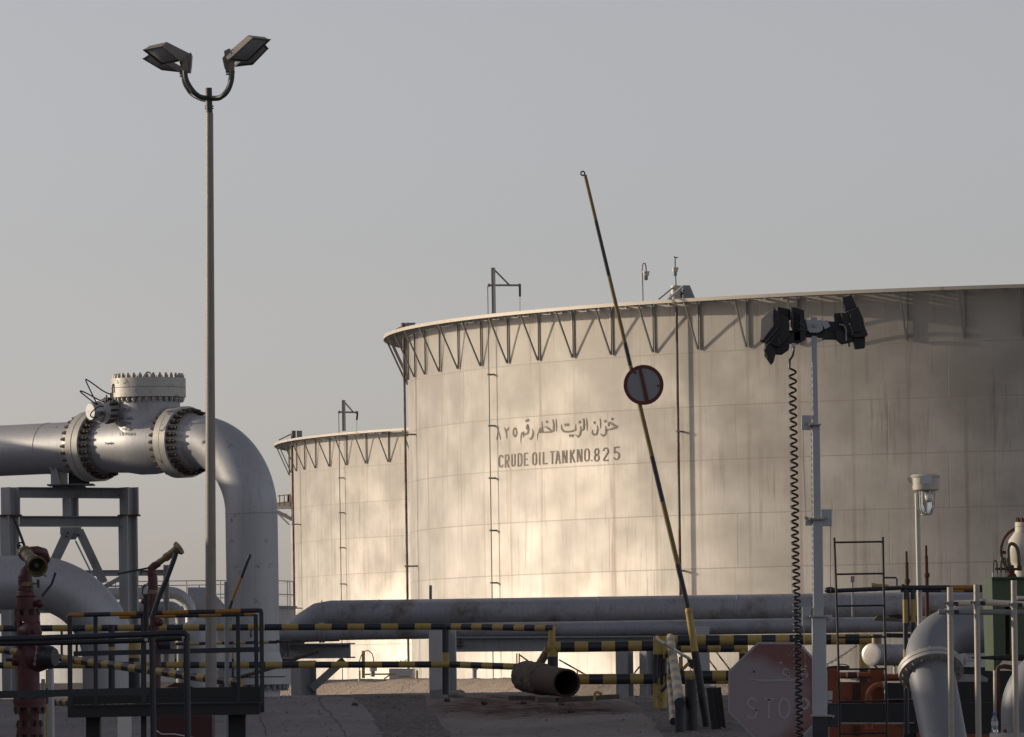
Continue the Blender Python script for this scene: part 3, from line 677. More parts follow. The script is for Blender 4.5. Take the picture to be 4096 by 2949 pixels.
for pts, ws in (([(180, 285), (170, 380), (145, 495)], [5, 14, 9]), ([(168, 325), (190, 400), (215, 492)], [12, 20, 9]), ([(275, 288), (298, 340), (312, 400), (315, 485)], [8, 32, 24, 5]),
                ([(285, 300), (312, 345), (335, 320), (350, 278)], [10, 22, 24, 6]), (arc2(450, 370, 27, 70, 0, 360, 20), 24), ([(735, 308), (748, 370), (742, 430), (712, 488), (680, 462)], [5, 20, 26, 24, 5]),
                ([(655, 235), (640, 285), (648, 320), (668, 300), (662, 240), (674, 310), (668, 375), (628, 402), (592, 398)], [10, 22, 24, 24, 16, 24, 28, 32, 28]), ([(592, 355), (592, 455)], [18, 14]),
                ([(600, 395), (565, 380), (550, 440), (545, 560)], [24, 28, 16, 4]), ([(1128, 148), (1134, 250), (1135, 358)], [6, 18, 6]), ([(1078, 160), (1092, 260), (1085, 345), (1035, 365), (970, 368), (900, 372)], [20, 28, 30, 26, 26, 20]),
                ([(1045, 340), (985, 290), (932, 275)], [30, 36, 10]), ([(892, 180), (900, 290), (910, 372)], [5, 18, 26]), ([(880, 290), (852, 330), (850, 370), (875, 368), (884, 320), (868, 290)], [14, 24, 24, 24, 20, 10]),
                ([(852, 355), (824, 400), (820, 510)], [20, 14, 4]), ([(1630, 125), (1636, 230), (1640, 345)], [6, 20, 6]), ([(1578, 140), (1590, 240), (1580, 320), (1530, 345)], [26, 30, 32, 22]),
                ([(1530, 262), (1535, 340), (1525, 400), (1490, 445), (1442, 405)], [10, 26, 30, 28, 5]), ([(1452, 235), (1448, 330), (1395, 352), (1330, 360), (1262, 358), (1222, 318), (1215, 235)], [8, 28, 28, 30, 32, 26, 6]),
                ([(2005, 195), (2050, 230), (2100, 262), (2155, 268)], [12, 40, 40, 12]), ([(2140, 290), (2080, 300), (2030, 320), (1985, 325)], [24, 36, 28, 18]), ([(1998, 270), (1995, 215), (2030, 200)], [20, 26, 14]),
                ([(1985, 325), (1955, 345), (1940, 260)], [16, 22, 8]), ([(1958, 320), (1945, 395), (1905, 432), (1855, 388)], [24, 28, 30, 5]), ([(1853, 132), (1860, 220), (1862, 315)], [6, 20, 6]),
                ([(1808, 245), (1815, 330), (1795, 398), (1752, 412), (1722, 378), (1728, 325)], [6, 24, 30, 30, 24, 6])):
    q = []; w = []; ws = ws if isinstance(ws, list) else [ws] * len(pts)
    for i in range(len(pts) - 1):
        for k in range(4): f = k / 4; q.append((pts[i][0] * (1 - f) + pts[i + 1][0] * f, pts[i][1] * (1 - f) + pts[i + 1][1] * f)); w.append(ws[i] * (1 - f) + ws[i + 1] * f)
    XS.append((sum(x for x, _ in pts) / len(pts), lambda mb, q=q, w=w, pts=pts, ws=ws: ribbon(mb, q + [pts[-1]], w + [ws[-1]], onwall, M['letter'])))
for x, y in ((640, 180), (668, 168), (977, 195), (1517, 200), (1282, 245), (1322, 243), (1362, 425), (1400, 425), (2055, 150), (1938, 185), (1763, 210)):
    XS.append((x, lambda mb, x=x, y=y: mb.face([onwall(x - 22, y + 3), onwall(x, y - 30), onwall(x + 22, y), onwall(x, y + 30)], M['letter'])))
for lo_x, hi_x, nm in ((0, 240, 'arabic_digit'), (240, 400, 'arabic_digit'), (400, 520, 'arabic_digit'), (520, 790, 'arabic_word'), (790, 1180, 'arabic_word'), (1180, 1680, 'arabic_word'), (1680, 2300, 'arabic_word')):
    mb = MB(); [f(mb) for x, f in XS if lo_x <= x < hi_x]; mb.build(nm, tank1)

# small tank with a railed roof, and the railed landing at the far tank's left edge
t_ = thing('small_tank', 'low grey tank with a railed flat roof, seen between riser pipe and tanks', 'tank', P('T', 900, 1300, 262) * 1.0)
Yt = 262.; xl, xr = P('T', 640, 705, Yt), P('T', 1741, 705, Yt); rr = 5.6; ctr = Vector((xr.x - rr, Yt + rr, 0)); zt_ = xr.z
part('shell', t_, lambda m: (m.cyl((ctr.x, ctr.y, -2.3), (ctr.x, ctr.y, zt_), rr, M['steel_pale'], n=64), m.cyl((ctr.x, ctr.y, zt_), (ctr.x, ctr.y, zt_ + .08), rr + .12, M['steel'], n=64)))
def rail_r(m):
    for h in (.55, 1.1): m.torus((ctr.x, ctr.y, zt_ + h), (0, 0, 1), rr - .05, .02, M['strut'], 64, 6)
    for k in range(24): a = 2 * math.pi * k / 24; p = Vector((ctr.x + (rr - .05) * math.cos(a), ctr.y + (rr - .05) * math.sin(a), zt_)); m.cyl(p, p + Vector((0, 0, 1.1)), .022, M['strut'], n=5)
part('railing', t_, rail_r)
Yp = 462.
def landing(m):
    a, b = P('N', 100, 815, Yp), P('N', 205, 812, Yp)
    m.beam(a, b, 1.6, .42, M['white']); m.beam(a + Vector((0, .4, -.4)), b + Vector((0, .4, -1.0)), 1.0, .25, M['steel_pale'])
lp = part('stair_landing', tank2, landing)
part('strut', lp, lambda m: m.beam(P('N', 108, 868, Yp), P('N', 185, 945, Yp), .12, .12, M['white'])); part('strut', lp, lambda m: m.beam(P('N', 155, 868, Yp), P('N', 200, 910, Yp), .12, .12, M['white']))
def yr(m):
    for y in (742, 790): m.beam(P('N', 103, y + 5, Yp - .8), P('N', 195, y - 6, Yp - .8), .06, .06, M['yellow'])
    for x in (118, 150, 193): m.beam(P('N', x, 815, Yp - .8), P('N', x, 738, Yp - .8), .07, .07, M['yellow'])
part('yellow_railing', lp, yr)
part('hose_reel', lp, lambda m: m.cyl(P('N', 172, 780, Yp), P('N', 186, 780, Yp), .45, M['red'], n=12))

# ------------------------------------------------------------------ pipelines on supports in front of the tanks
YL = 137.
def zl(c, y): return P(c, 1633, y, YL).z
p0 = P('F', 0, 258, YL); r1 = S('G', 144, YL)
up = thing('pipeline', 'thick rust-stained grey pipeline with a mitred left end, upper of two', 'pipeline', P('F', 0, 258, YL))
xa = P('E', 1700, 310, YL); z1 = P('G', 1000, 100 + 144, YL).z
def upp(m):
    q = Vector((xa.x, YL, z1)); dl = Vector((-.86, .25, -.50)).normalized()
    pts = [Vector((26, YL, z1)), q] + [q + Vector((-.25, 0, -.035)), q + Vector((-.25, 0, -.035)) + dl * .55, q + Vector((-.25, 0, -.035)) + dl * .55 + Vector((-.5, .35, -.8)).normalized() * 3]
    m.path(pts, r1, M['alu_dull'], 28)
part('tube', up, upp)
for c, x in (('E', 1600), ('F', 320), ('G', 800), ('H', 400)):
    xx = P(c, x, 300, YL).x; part('weld_seam', up, lambda m: m.torus((xx, YL, z1), (1, 0, 0), r1, .010, M['alu_dull'], 32, 6))
r2 = S('G', 84, YL - 1.0); z2 = P('G', 1000, 450, YL - 1.0).z
lo_ = thing('pipeline', 'thinner grey pipeline running in front of and under the rust-stained one', 'pipeline', P('F', 0, 500, YL - 1))
xe = P('E', 1290, 500, YL - 1).x
part('tube', lo_, lambda m: m.path([(26, YL - 1, z2), (xe, YL - 1, z2)] + arc((xe, YL - .45, z2), (0, -1, 0), (-1, 0, 0), .55, 0, 80, 8) + [(xe - .6, YL + 3, z2)], r2, M['alu_dull'], 24))
xf = P('E', 1595, 500, YL - 1).x
part('flange', lo_, lambda m: (m.cyl((xf - .05, YL - 1, z2), (xf, YL - 1, z2), r2 + .05, M['alu_dull'], n=24), m.cyl((xf + .012, YL - 1, z2), (xf + .06, YL - 1, z2), r2 + .05, M['alu_dull'], n=24)))
GRP = 'steel supports under the pipelines'
s1 = thing('pipe_support', 'dark steel bracket support with a cantilever and diagonal brace, beside the riser flange', 'pipe support', G('E', 1400, 1150), GRP)
Yc = 136.
def hcol(m, c, x, yt, yb, Y, w, d, mat, a=35):
    ca, sa = math.cos(R(a)), math.sin(R(a)); p, q = P(c, x, yb, Y), P(c, x, yt, Y); p.x = q.x = (p.x + q.x) / 2; p.z -= .3
    m.ibeam(p, q, w, d, mat, (ca, sa, 0), .03, .02)
part('column', s1, lambda m: hcol(m, 'E', 1400, 800, 1165, Yc, .36, .40, M['steel']))
part('beam', s1, lambda m: m.ibeam(P('E', 1140, 700, Yc + 1.2), P('E', 1905, 690, Yc - .4), .3, S('E', 165, Yc), M['steel'], tf=.03))
part('end_plate', s1, lambda m: m.box(P('E', 1905, 690, Yc - .4), (.02, .4, S('E', 170, Yc)), M['steel']))
part('brace', s1, lambda m: m.ibeam(P('E', 1830, 800, Yc - .3), P('E', 1500, 1095, Yc), .16, .16, M['steel'], (0, 1, 0), .015, .012))
s2 = thing('pipe_support', 'grey H-column support with bolted beam, behind the striped rail post', 'pipe support', G('F', 1010, 1130), GRP)
part('column', s2, lambda m: hcol(m, 'F', 1010, 470, 1140, Yc - 1.8, .33, .50, M['steel_pale'], 52))
part('beam', s2, lambda m: m.ibeam(P('F', 1150, 622, Yc), P('G', 1450, 610, Yc), .36, S('F', 165, Yc), M['steel'], tf=.035))
for x in (1175, 1220):
    for y in (598, 640): part('bolt', s2, lambda m: m.cyl(P('F', x, y, Yc), P('F', x, y, Yc - .24), .028, M['boltm'], n=6))
for c, x0, yt, yb, lab, mt, a in (('G', 1085, 700, 1210, 'grey H-column support right of the rusty pipe stub', 'steel', 60), ('G', 1340, 690, 1200, 'dark H-column support just left of the yellow hinge post', 'steel', 30), ('G', 1935, 425, 1100, 'pale flat-faced column support right of the barrier boom sleeve', 'steel_pale', 90)):
    s_ = thing('pipe_support', lab, 'pipe support', P(c, x0, yb, 130), GRP)
    part('column', s_, lambda m: hcol(m, c, x0, yt, yb, 134.2, .28, S(c, 130, 134), M[mt], a))
    part('base_plate', s_, lambda m: m.box(P(c, x0, yb, 134.2) + Vector((0, 0, .02)), (.55, .5, .04), M['steel']))
for c, x, y0, y1, lab in (('F', 877, 0, 135, 'short dark steel post rising behind the rust-stained pipeline'),):
    o = part('steel_post', None, lambda m: m.beam(P(c, x, y0 - 20, 139), P(c, x, y1 + 250, 139), .06, .06, M['steel'])); tag(o, lab, 'post')
# ------------------------------------------------------------------ the twin floodlight post
Yq = 97.
lp0 = thing('lamp_post', 'tall tapering lamp post with four floodlights on curved twin arms', 'lamp post', P('', 843, 2949, Yq))
ptop, pbot = P('M', 1150, 1265, Yq), P('', 845, 3060, Yq)
ptop.x = P('M', 1150, 1265, Yq).x; 
pole_m = part('pole', lp0, lambda m: m.cyl(pbot, ptop, S('', 24, Yq), M['pole'], S('M', 50, Yq), n=28))
def collar(m):
    a, b = P('M', 1147, 1270, Yq), P('M', 1137, 925, Yq); m.cyl(a, b, S('M', 46, Yq), M['armm'], n=20)
    for y in (1178, 1210):
        for sx in (-1, 1): m.cyl(P('M', 1147, y, Yq), P('M', 1147 + sx * 58, y - 6, Yq), .012, M['blackm'], n=6)
    m.cyl(P('M', 1147, 1215, Yq), P('M', 1147, 1200, Yq - .1), .012, M['blackm'], n=6)
part('collar', lp0, collar)
AR = S('M', 34, Yq)
def armf(dy, pl, pr, k):
    def f(m):
        cx = 1142
        m.path(smooth([P('M', x, y, Yq + dy * min(1, abs(x - cx) / 200)) for x, y in pl]), AR, M['armm'], 14)
        m.path(smooth([P('M', x, y, Yq + dy * min(1, abs(x - cx) / 200)) for x, y in pr]), AR, M['armm'], 14)
    return f
LP_ = [(1142, 1062), (1080, 1060), (1010, 1040), (940, 985), (880, 905), (840, 830), (822, 760), (818, 690)]
RP_ = [(1142, 1065), (1200, 1066), (1280, 1058), (1350, 1020), (1405, 950), (1440, 860), (1455, 780), (1458, 690)]
part('arm', lp0, armf(-.25, LP_, RP_, 0))
part('arm', lp0, armf(.35, [(x - 28 * (i > 2), y + 22 * (i < 6)) for i, (x, y) in enumerate(LP_)], [(x - 14 * (i > 2), y + 6) for i, (x, y) in enumerate(RP_)], 1))
def flood(front, back_depth, Y0, dY, lens_pts, brk, label=None):
    """front: outline of the glazed rim (near to far), shell recedes from it"""
    rim = [P('M', x, y, Y0 + d) for x, y, d in front]; n = len(rim); cen = sum(rim, Vector()) / n
    bx = [Vector(b) for b in back_depth]
    def body(m):
        back = [rim[i] + bx[i] for i in range(n)]; cb = sum(back, Vector()) / n
        mid = [rim[i] + bx[i] * .55 + (cen - rim[i]) * .02 for i in range(n)]
        for i in range(n):
            j = (i + 1) % n; m.face([rim[i], rim[j], mid[j], mid[i]], M['fixture']); m.face([mid[i], mid[j], back[j], back[i]], M['fixture'])
        m.face(back, M['fixture'])
        inn = [rim[i] + (cen - rim[i]) * .10 for i in range(n)]
        for i in range(n): j = (i + 1) % n; m.face([rim[i], rim[j], inn[j], inn[i]], M['fixture'])
    o = part('floodlight', lp0, body, .006)
    def lens(m):
        nrm = (rim[1] - rim[0]).cross(rim[2] - rim[0]).normalized(); nrm = nrm if nrm.y < 0 else -nrm
        rows = []
        inn = [rim[i] + (cen - rim[i]) * .12 for i in range(n)]
        for t in (0, .3, .6, .85, 1.): rows.append([p + (cen - p) * t + nrm * (.05 * math.sin(t * math.pi / 2)) - nrm * .015 for p in inn])
        m.grid(rows, M['lens'], True, True)
    part('lens', o, lens)
    def bracket(m):
        (x0, y0), (x1, y1), w = brk; m.beam(P('M', x0, y0, Y0 + dY), P('M', x1, y1, Y0 + dY), w, w, M['fixture'])
        m.cyl(P('M', x1 - 30, y1 + 20, Y0 + dY - .04), P('M', x1 + 45, y1 + 20, Y0 + dY - .04), .013, M['blackm'], n=6)
    part('bracket', o, bracket)
u_ = lambda x, y, z: (x, y, z)
sM = S('M', 1, Yq)
# left pair
flood([(242, 410, -.15), (505, 358, -.35), (760, 560, -.2), (505, 618, .0)], [u_(.075, .25, .085), u_(.06, .2, .085), u_(.145 * 1.0, .25, .125), u_(.10, .3, .10)], Yq, -.1, None, ((820, 520), (812, 700), .085))
flood([(237, 530, .30), (330, 470, .25), (745, 712, .4), (500, 686, .35)], [u_(.055, .25, .07), u_(.05, .2, .07), u_(.05, .2, .09), u_(.04, .3, .03)], Yq, .3, None, ((790, 640), (775, 745), .075))
part('control_gear', lp0, lambda m: m.prism([P('M', x, y, Yq - .02) for x, y in ((740, 572), (800, 505), (895, 440), (908, 470), (900, 590), (885, 705), (770, 690))], (0, .3, 0), M['fixture']), .006)
# right pair
flood([(1395, 552, -.2), (1735, 240, -.3), (1985, 268, -.1), (1660, 580, .0)], [u_(-.055, .25, .10), u_(-.075, .22, .06), u_(-.095, .25, .065), u_(-.09, .3, .03)], Yq, -.1, None, ((1452, 560), (1450, 690), .085))
flood([(1500, 640, .25), (1880, 300, .2), (1955, 390, .3), (1740, 612, .4)], [u_(-.04, .25, .05), u_(-.05, .22, .05), u_(-.02, .25, .03), u_(-.04, .3, .02)], Yq, .3, None, ((1405, 560), (1405, 720), .075))
part('control_gear', lp0, lambda m: m.prism([P('M', x, y, Yq - .02) for x, y in ((1345, 422), (1420, 385), (1500, 555), (1440, 575), (1400, 690), (1352, 655), (1322, 520), (1352, 480))], (0, .25, 0), M['fixture']), .006)
part('latch', lp0, lambda m: m.prism([P('M', x, y, Yq - .33) for x, y in ((1410, 398), (1428, 388), (1462, 455), (1445, 470))], (0, .03, 0), M['pole']))

# ------------------------------------------------------------------ the 36 inch line: pipe, check valve, riser
AX = Vector((.77, -.638, 0)).normalized(); F1 = P('', 415, 1790, 115.8); F2 = P('', 757, 1762, 114.5); F2.z = F1.z = (F1.z + F2.z) / 2
F2 = F1 + AX * ((F2.x - F1.x) / AX.x)
RP = .457; RF = .63
hp = thing('silver_pipe', 'silver pipe entering from the left edge and bolted to the check valve', 'pipe', (F1 - AX * 3))
part('tube', hp, lambda m: m.cyl(F1 - AX * 9, F1 - AX * .55, RP, M['alu'], n=48))
fl = part('flange', hp, lambda m: m.lathe(F1 - AX * .60, AX, [(0, RP), (.14, RP + .03), (.24, RP + .09), (.24, RF), (.375, RF), (.375, 0)], M['flange'], 48))
bolts(fl, F1 - AX * .36, -AX, .555, 28, .040, 0., .17, M['boltm'], phase=0)
part('weld_seam', hp, lambda m: m.torus(F1 - AX * 1.32, AX, RP, .008, M['alu'], 40, 5))
def seam(m):
    s_ = (Vector((0, 0, 1)) * .72 - Vector((AX.y, -AX.x, 0)) * -.69).normalized(); o = Vector((AX.y, -AX.x, 0)); dirv = (Vector((0, 0, .80)) + Vector((AX.y, -AX.x, 0)) * (.6 if Vector((AX.y, -AX.x, 0)).y < 0 else -.6)).normalized()
    m.beam(F1 - AX * 9 + dirv * RP, F1 - AX * .6 + dirv * RP, .03, .012, M['alu'], dirv)
part('long_seam', hp, seam)

cv = thing('check_valve', 'big silver flanged check valve with raised casting marks and a bolted bonnet', 'check valve', (F1 + F2) / 2)
Lv = (F2 - F1).length
def vbody(m):
    m.lathe_s(F1, AX, [(-.02, RP), (.10, RP + .02), (.22, RP + .03), (Lv * .3, .50), (Lv * .45, .545), (Lv * .6, .545), (Lv * .78, .50), (Lv * .88, RP + .02), (Lv - .2, RP)], M['alu'], 56)
vb = part('body', cv, vbody)
f1 = part('flange', cv, lambda m: m.lathe(F1 - AX * .205, AX, [(0, 0), (0, RF), (.135, RF), (.135, RP + .06), (.23, RP + .01)], M['flange'], 48))
bolts(f1, F1 - AX * .07, AX, .555, 28, .043, 0., .17, M['boltm'])
f2 = part('flange', cv, lambda m: m.lathe(F2 - AX * .30, AX, [(-.10, RP), (0, RP + .07), (0, RF), (.135, RF), (.135, 0)], M['flange'], 48))
bolts(f2, F2 - AX * .30, -AX, .555, 28, .042, 0., .15, M['boltm'])
BC = F1 + AX * (Lv * .47); BC.x = P('A', 1618, 400, 115.2).x
zb, zt2 = P('A', 1618, 385, BC.y).z, P('A', 1618, 178, BC.y).z; rb = S('A', 350, 115.2); rfb = S('A', 407, 115.2)
part('bonnet_neck', cv, lambda m: m.lathe_s((BC.x, BC.y, F1.z), (0, 0, 1), [(.1, rb * 1.02), (.42, rb * .98), (.5, rb * .96), (.62, rb * .97), (zb - F1.z, rb)], M['alu'], 48))
bn = part('bonnet_flange', cv, lambda m: (m.lathe((BC.x, BC.y, zb), (0, 0, 1), [(0, 0), (0, rfb), ((zt2 - zb) / 2 - .006, rfb), ((zt2 - zb) / 2 - .006, rfb - .02), ((zt2 - zb) / 2 + .006, rfb - .02), ((zt2 - zb) / 2 + .006, rfb), (zt2 - zb, rfb), (zt2 - zb, 0)], M['flange'], 56)))
bolts(bn, Vector((BC.x, BC.y, zt2)), (0, 0, 1), rfb - .065, 32, .040, 0., .085, M['boltp'])
bolts(bn, Vector((BC.x, BC.y, zb)), (0, 0, -1), rfb - .065, 32, .040, 0., .085, M['boltp'])
part('lifting_eye', cv, lambda m: m.torus(P('A', 1610, 140, BC.y), (0, 1, 0), .055, .014, M['boltp'], 16, 6))
# damper cylinder with its impulse tubes
d0, d1 = P('A', 1085, 530, 114.95), P('A', 1260, 520, 115.15)
dm = part('damper', cv, lambda m: m.lathe(d0, d1 - d0, [(-.20, 0), (-.20, .145), (-.17, .165), (-.02, .18), (0, .215), (.10, .215), (.10, .20), (.26, .20), (.26, .225), (.36, .225), (.36, .19), (.7, .19)], M['alu'], 28))
bolts(dm, d0 + (d1 - d0).normalized() * .10, d1 - d0, .212, 12, .024, 0., .16, M['boltm'], n=4)
part('sight_port', dm, lambda m: m.cyl(P('A', 1105, 555, 114.80), P('A', 1112, 553, 114.62), .04, M['boltm'], n=12))
for pts in ([(1205, 350), (1120, 310), (1030, 245), (945, 188), (935, 200), (990, 320), (1040, 420), (1065, 465)], [(1150, 440), (1060, 400), (960, 345), (885, 312), (880, 325), (985, 410), (1050, 460)],
            [(1130, 480), (1080, 480), (1020, 520), (985, 565), (1000, 595), (1060, 600)], [(1225, 330), (1222, 290), (1228, 245), (1240, 245), (1243, 330)]):
    part('impulse_tube', cv, lambda m: m.path(smooth([P('A', x, y, 114.4) for x, y in pts], 3), S('A', 7, 115), M['blackm'], 8))
part('needle_valve', cv, lambda m: (m.torus(P('A', 1160, 395, 114.5), (1, 0, 0), .06, .012, M['blackm'], 14, 5), m.cyl(P('A', 1160, 395, 114.5), P('A', 1215, 402, 114.6), .03, M['blackm'], n=8), m.cyl(P('A', 1210, 330, 114.6), P('A', 1210, 420, 114.6), .04, M['alu'], n=8)))
# raised casting marks, wrapped on the body below the bonnet
def on_body(px, py):
    ox, oy, s = CROPS['A']; a, b = ray(ox + px * s, oy + py * s)
    best = None                                     # first of: neck cylinder, body cylinder of revolution
    Y = 113.2
    while Y < 116.5:
        p = Vector((a * Y, Y, b * Y)); q = p - F1; t = q.dot(AX); rad = (q - AX * t).length
        rr_ = .50 + .045 * math.exp(-((t - Lv * .53) / .45) ** 2); h_ = p.z
        inn = rad < rr_ or (h_ > F1.z + .1 and math.hypot(p.x - BC.x, p.y - BC.y) < rb * 1.0)
        if inn: return p - Vector((a, 1, b)).normalized() * .020
        Y += .01
    return p
mk = MB()
for body, cx, cy, size in (('PV', 1372, 548, 74), ('36  600', 1372, 622, 46), ('1034', 1372, 680, 48), ('WCB', 1376, 740, 46), ('LS 74061', 1386, 795, 46)):
    add_text(mk, body, size, lambda x, y: on_body(cx + x, cy - y), M['mark'], .0)
ribbon(mk, [(1150, 880), (1215, 880)], 12, on_body, M['mark']); ribbon(mk, [(1205, 866), (1232, 880), (1205, 896)], 7, on_body, M['mark']); ribbon(mk, [(1140, 868), (1160, 880), (1140, 894)], 7, on_body, M['mark'])
mk.build('casting_marks', cv)

rs = thing('riser_pipe', 'silver elbow turning down from the check valve into a vertical riser', 'pipe', P('', 1015, 2760, 113.5))
rx = P('', 1006, 2100, 113.5).x; l0 = (rx - F2.x) / AX.x - 1.30
path_ = bend(F2 - AX * .0, AX, (0, 0, -1), 1.30, max(l0, .05), 3.4, 24)
part('tube', rs, lambda m: m.path(path_, RP, M['alu'], 48))
ff = part('flange', rs, lambda m: m.lathe(F2 - AX * .155, AX, [(0, 0), (0, RF), (.135, RF), (.135, RP + .09), (.24, RP + .03), (.36, RP)], M['flange'], 48))
bolts(ff, F2 - AX * .02, AX, .555, 28, .043, 0., .18, M['boltm'])
vx, vy = path_[-1].x, path_[-1].y
part('weld_seam', rs, lambda m: m.torus((vx, vy, path_[-2].z), (0, 0, 1), RP, .008, M['alu'], 40, 5))
zf1, zf2, zf3, zf4 = (P('E', 1000, y, vy).z for y in (895, 972, 985, 1060))
lfl = part('base_flange', rs, lambda m: (m.lathe((vx, vy, zf1), (0, 0, -1), [(-.30, RP), (-.1, RP + .06), (0, RP + .1), (0, .645), (zf1 - zf2, .645), (zf1 - zf2, 0)], M['alu'], 48), m.lathe((vx, vy, zf3), (0, 0, -1), [(0, 0), (0, .645), (zf3 - zf4, .645), (zf3 - zf4, RP), (1.0, RP)], M['alu'], 48)))
bolts(lfl, Vector((vx, vy, zf1)), (0, 0, 1), .575, 28, .04, 0, .09, M['alu_dull']); bolts(lfl, Vector((vx, vy, zf4)), (0, 0, -1), .575, 28, .04, 0, .11, M['alu_dull'])
def arrow(m):
    f = lambda x, y: P('E', x, y, vy - .49)
    ribbon(m, [(828, 470), (824, 520)], 14, f, M['black']); m.face([f(812, 518), f(843, 520), f(824, 556)], M['black'])
part('flow_arrow', rs, arrow)

# left elbow pipe (lower line) and its riser
ez = P('', 60, 2331, 113.); le = thing('elbow_pipe', 'dull silver pipe elbow curving down at the left, behind the hydrant', 'pipe', P('', 300, 2790, 113.))
pth = bend(Vector((ez.x - 6, 113., ez.z)), (1, 0, 0), (0, 0, -1), 1.37, 6.25, 1.8, 22)
part('tube', le, lambda m: m.path(pth, .47, M['alu'], 48))
sx_ = pth[1].x; part('weld_seam', le, lambda m: (m.torus((sx_, 113., ez.z), (1, 0, 0), .47, .009, M['alu'], 40, 5)))
part('bleed_valve', le, lambda m: (m.cyl(P('U', 385, 950, 113.), P('U', 395, 660, 113.), .035, M['steel_pale'], n=10), m.torus(P('U', 445, 725, 112.95), (0, 1, 0), .055, .014, M['blackm'], 14, 5), m.cyl(P('U', 395, 725, 113), P('U', 445, 725, 112.95), .02, M['blackm'], n=6)))

# ------------------------------------------------------------------ steel frame carrying the valve line
Ys = 117.
sf = thing('steel_gantry', 'grey H-column frame with cross beams and A brace carrying the valve line', 'pipe support', P('C', 880, 2600, Ys))
def col(m, x0, x1, yt, yb, w, d, a=38):
    p, q = P('C', (x0 + x1) / 2, yb, Ys), P('C', (x0 + x1) / 2, yt, Ys); x = (p.x + q.x) / 2; p.x = q.x = x
    m.ibeam(p, q, w, d, M['steel_pale'], (math.cos(R(a)), math.sin(R(a)), 0), .03, .02)
for x0, x1 in ((12, 250), (1490, 1722)):
    o = part('column', sf, lambda m: col(m, x0, x1, 505, 2700, .26, .24, 40)); 
    o2 = part('column_head', sf, lambda m: col(m, x0, x1, 155, 498, .26, .24, 40))
    part('splice_plate', o2, lambda m: m.box(P('C', (x0 + x1) / 2, 505, Ys), (.40, .34, .025), M['rust'], (Vector((1, 0, 0)), Vector((0, 1, 0)), Vector((0, 0, 1)))))
part('top_beam', sf, lambda m: m.ibeam(P('C', 240, 218, Ys), P('C', 1595, 228, Ys), .2, S('C', 132, Ys), M['steel'], tf=.02))
part('cross_beam', sf, lambda m: m.ibeam(P('C', 240, 577, Ys), P('C', 1595, 580, Ys), .2, S('C', 132, Ys), M['steel'], tf=.02))
part('stub_column', sf, lambda m: col(m, 775, 980, 290, 512, .22, .2, 40))
part('gusset', sf, lambda m: m.prism([P('C', 748, 648, Ys - .12), P('C', 1012, 648, Ys - .12), P('C', 1012, 690, Ys - .12), P('C', 940, 805, Ys - .12), P('C', 862, 805, Ys - .12), P('C', 748, 745, Ys - .12)], (0, .02, 0), M['steel']))
part('brace', sf, lambda m: (m.beam(P('C', 870, 690, Ys - .16), P('C', 690, 1060, Ys - .16), .02, S('C', 110, Ys), M['steel'], (.9, 0, .4)), m.beam(P('C', 800, 690, Ys - .02), P('C', 640, 1040, Ys - .02), .22, .02, M['steel_pale'], (.9, 0, .4))))
part('brace', sf, lambda m: (m.beam(P('C', 985, 690, Ys - .16), P('C', 1290, 1340, Ys - .16), .02, S('C', 105, Ys), M['steel'], (.9, 0, -.4)), m.beam(P('C', 940, 820, Ys - .02), P('C', 1225, 1400, Ys - .02), .22, .02, M['steel_pale'], (.9, 0, -.4))))
for x, y in ((840, 722), (823, 765), (975, 745)): part('bolt', sf, lambda m: m.cyl(P('C', x, y, Ys - .17), P('C', x, y, Ys - .22), .022, M['boltm'], n=6))
sd = thing('pipe_saddle', 'grey welded saddle shoe between the silver pipe and the frame beam', 'pipe saddle', P('A', 770, 1345, 116.6))
part('shoe_plate', sd, lambda m: m.box(P('A', 775, 1335, 116.8), (S('A', 500, 116.8), .7, .025), M['steel']))
part('web', sd, lambda m: (m.beam(P('A', 645, 1325, 116.3), P('A', 645, 1165, 116.3), S('A', 185, 116), .03, M['steel_pale'], (0, 1, 0)), m.beam(P('A', 860, 1325, 116.5), P('A', 860, 1150, 116.5), S('A', 230, 116), .03, M['blackm'], (0, 1, 0))))
part('rib', sd, lambda m: m.prism([P('A', 625, 1325, 116.2), P('A', 660, 1325, 116.2), P('A', 600, 1095, 116.2), P('A', 585, 1110, 116.2)], (0, .1, 0), M['steel_pale']))
part('wrap_plate', sd, lambda m: m.prism([P('A', 490, 1070, 116.25), P('A', 695, 1058, 116.25), P('A', 748, 1165, 116.25), P('A', 545, 1165, 116.25)], (0, .25, 0), M['steel_pale']))
for x in (665, 840): part('foot', sd, lambda m: m.cyl(P('A', x, 1362, 116.8), P('A', x, 1340, 116.8), .17, M['steel'], .13, n=16))

# ------------------------------------------------------------------ pipe rack and lagged bend far behind on the left
Yr = 150.
pr = thing('pipe_rack', 'distant grey steel pipe rack with post, beams and a diagonal brace', 'pipe rack', P('V', 1440, 2900, Yr))
part('column', pr, lambda m: m.ibeam(P('V', 1445, 3000, Yr), P('V', 1443, 600, Yr), .14, S('V', 125, Yr), M['steel'], (1, 0, 0)))
part('beam', pr, lambda m: m.ibeam(P('V', -900, 785, Yr), P('V', 1400, 768, Yr), .14, S('V', 130, Yr), M['steel'], tf=.015))
part('bottom_beam', pr, lambda m: m.ibeam(P('V', -900, 1075, Yr), P('V', 1400, 1050, Yr), .14, S('V', 30, Yr), M['steel'], tf=.008))
part('brace', pr, lambda m: m.beam(P('V', 60, 1100, Yr), P('V', 450, 880, Yr), .1, .1, M['steel'])); part('brace', pr, lambda m: m.beam(P('V', 780, 1200, Yr), P('V', 1130, 960, Yr), .06, .07, M['steel_pale']))
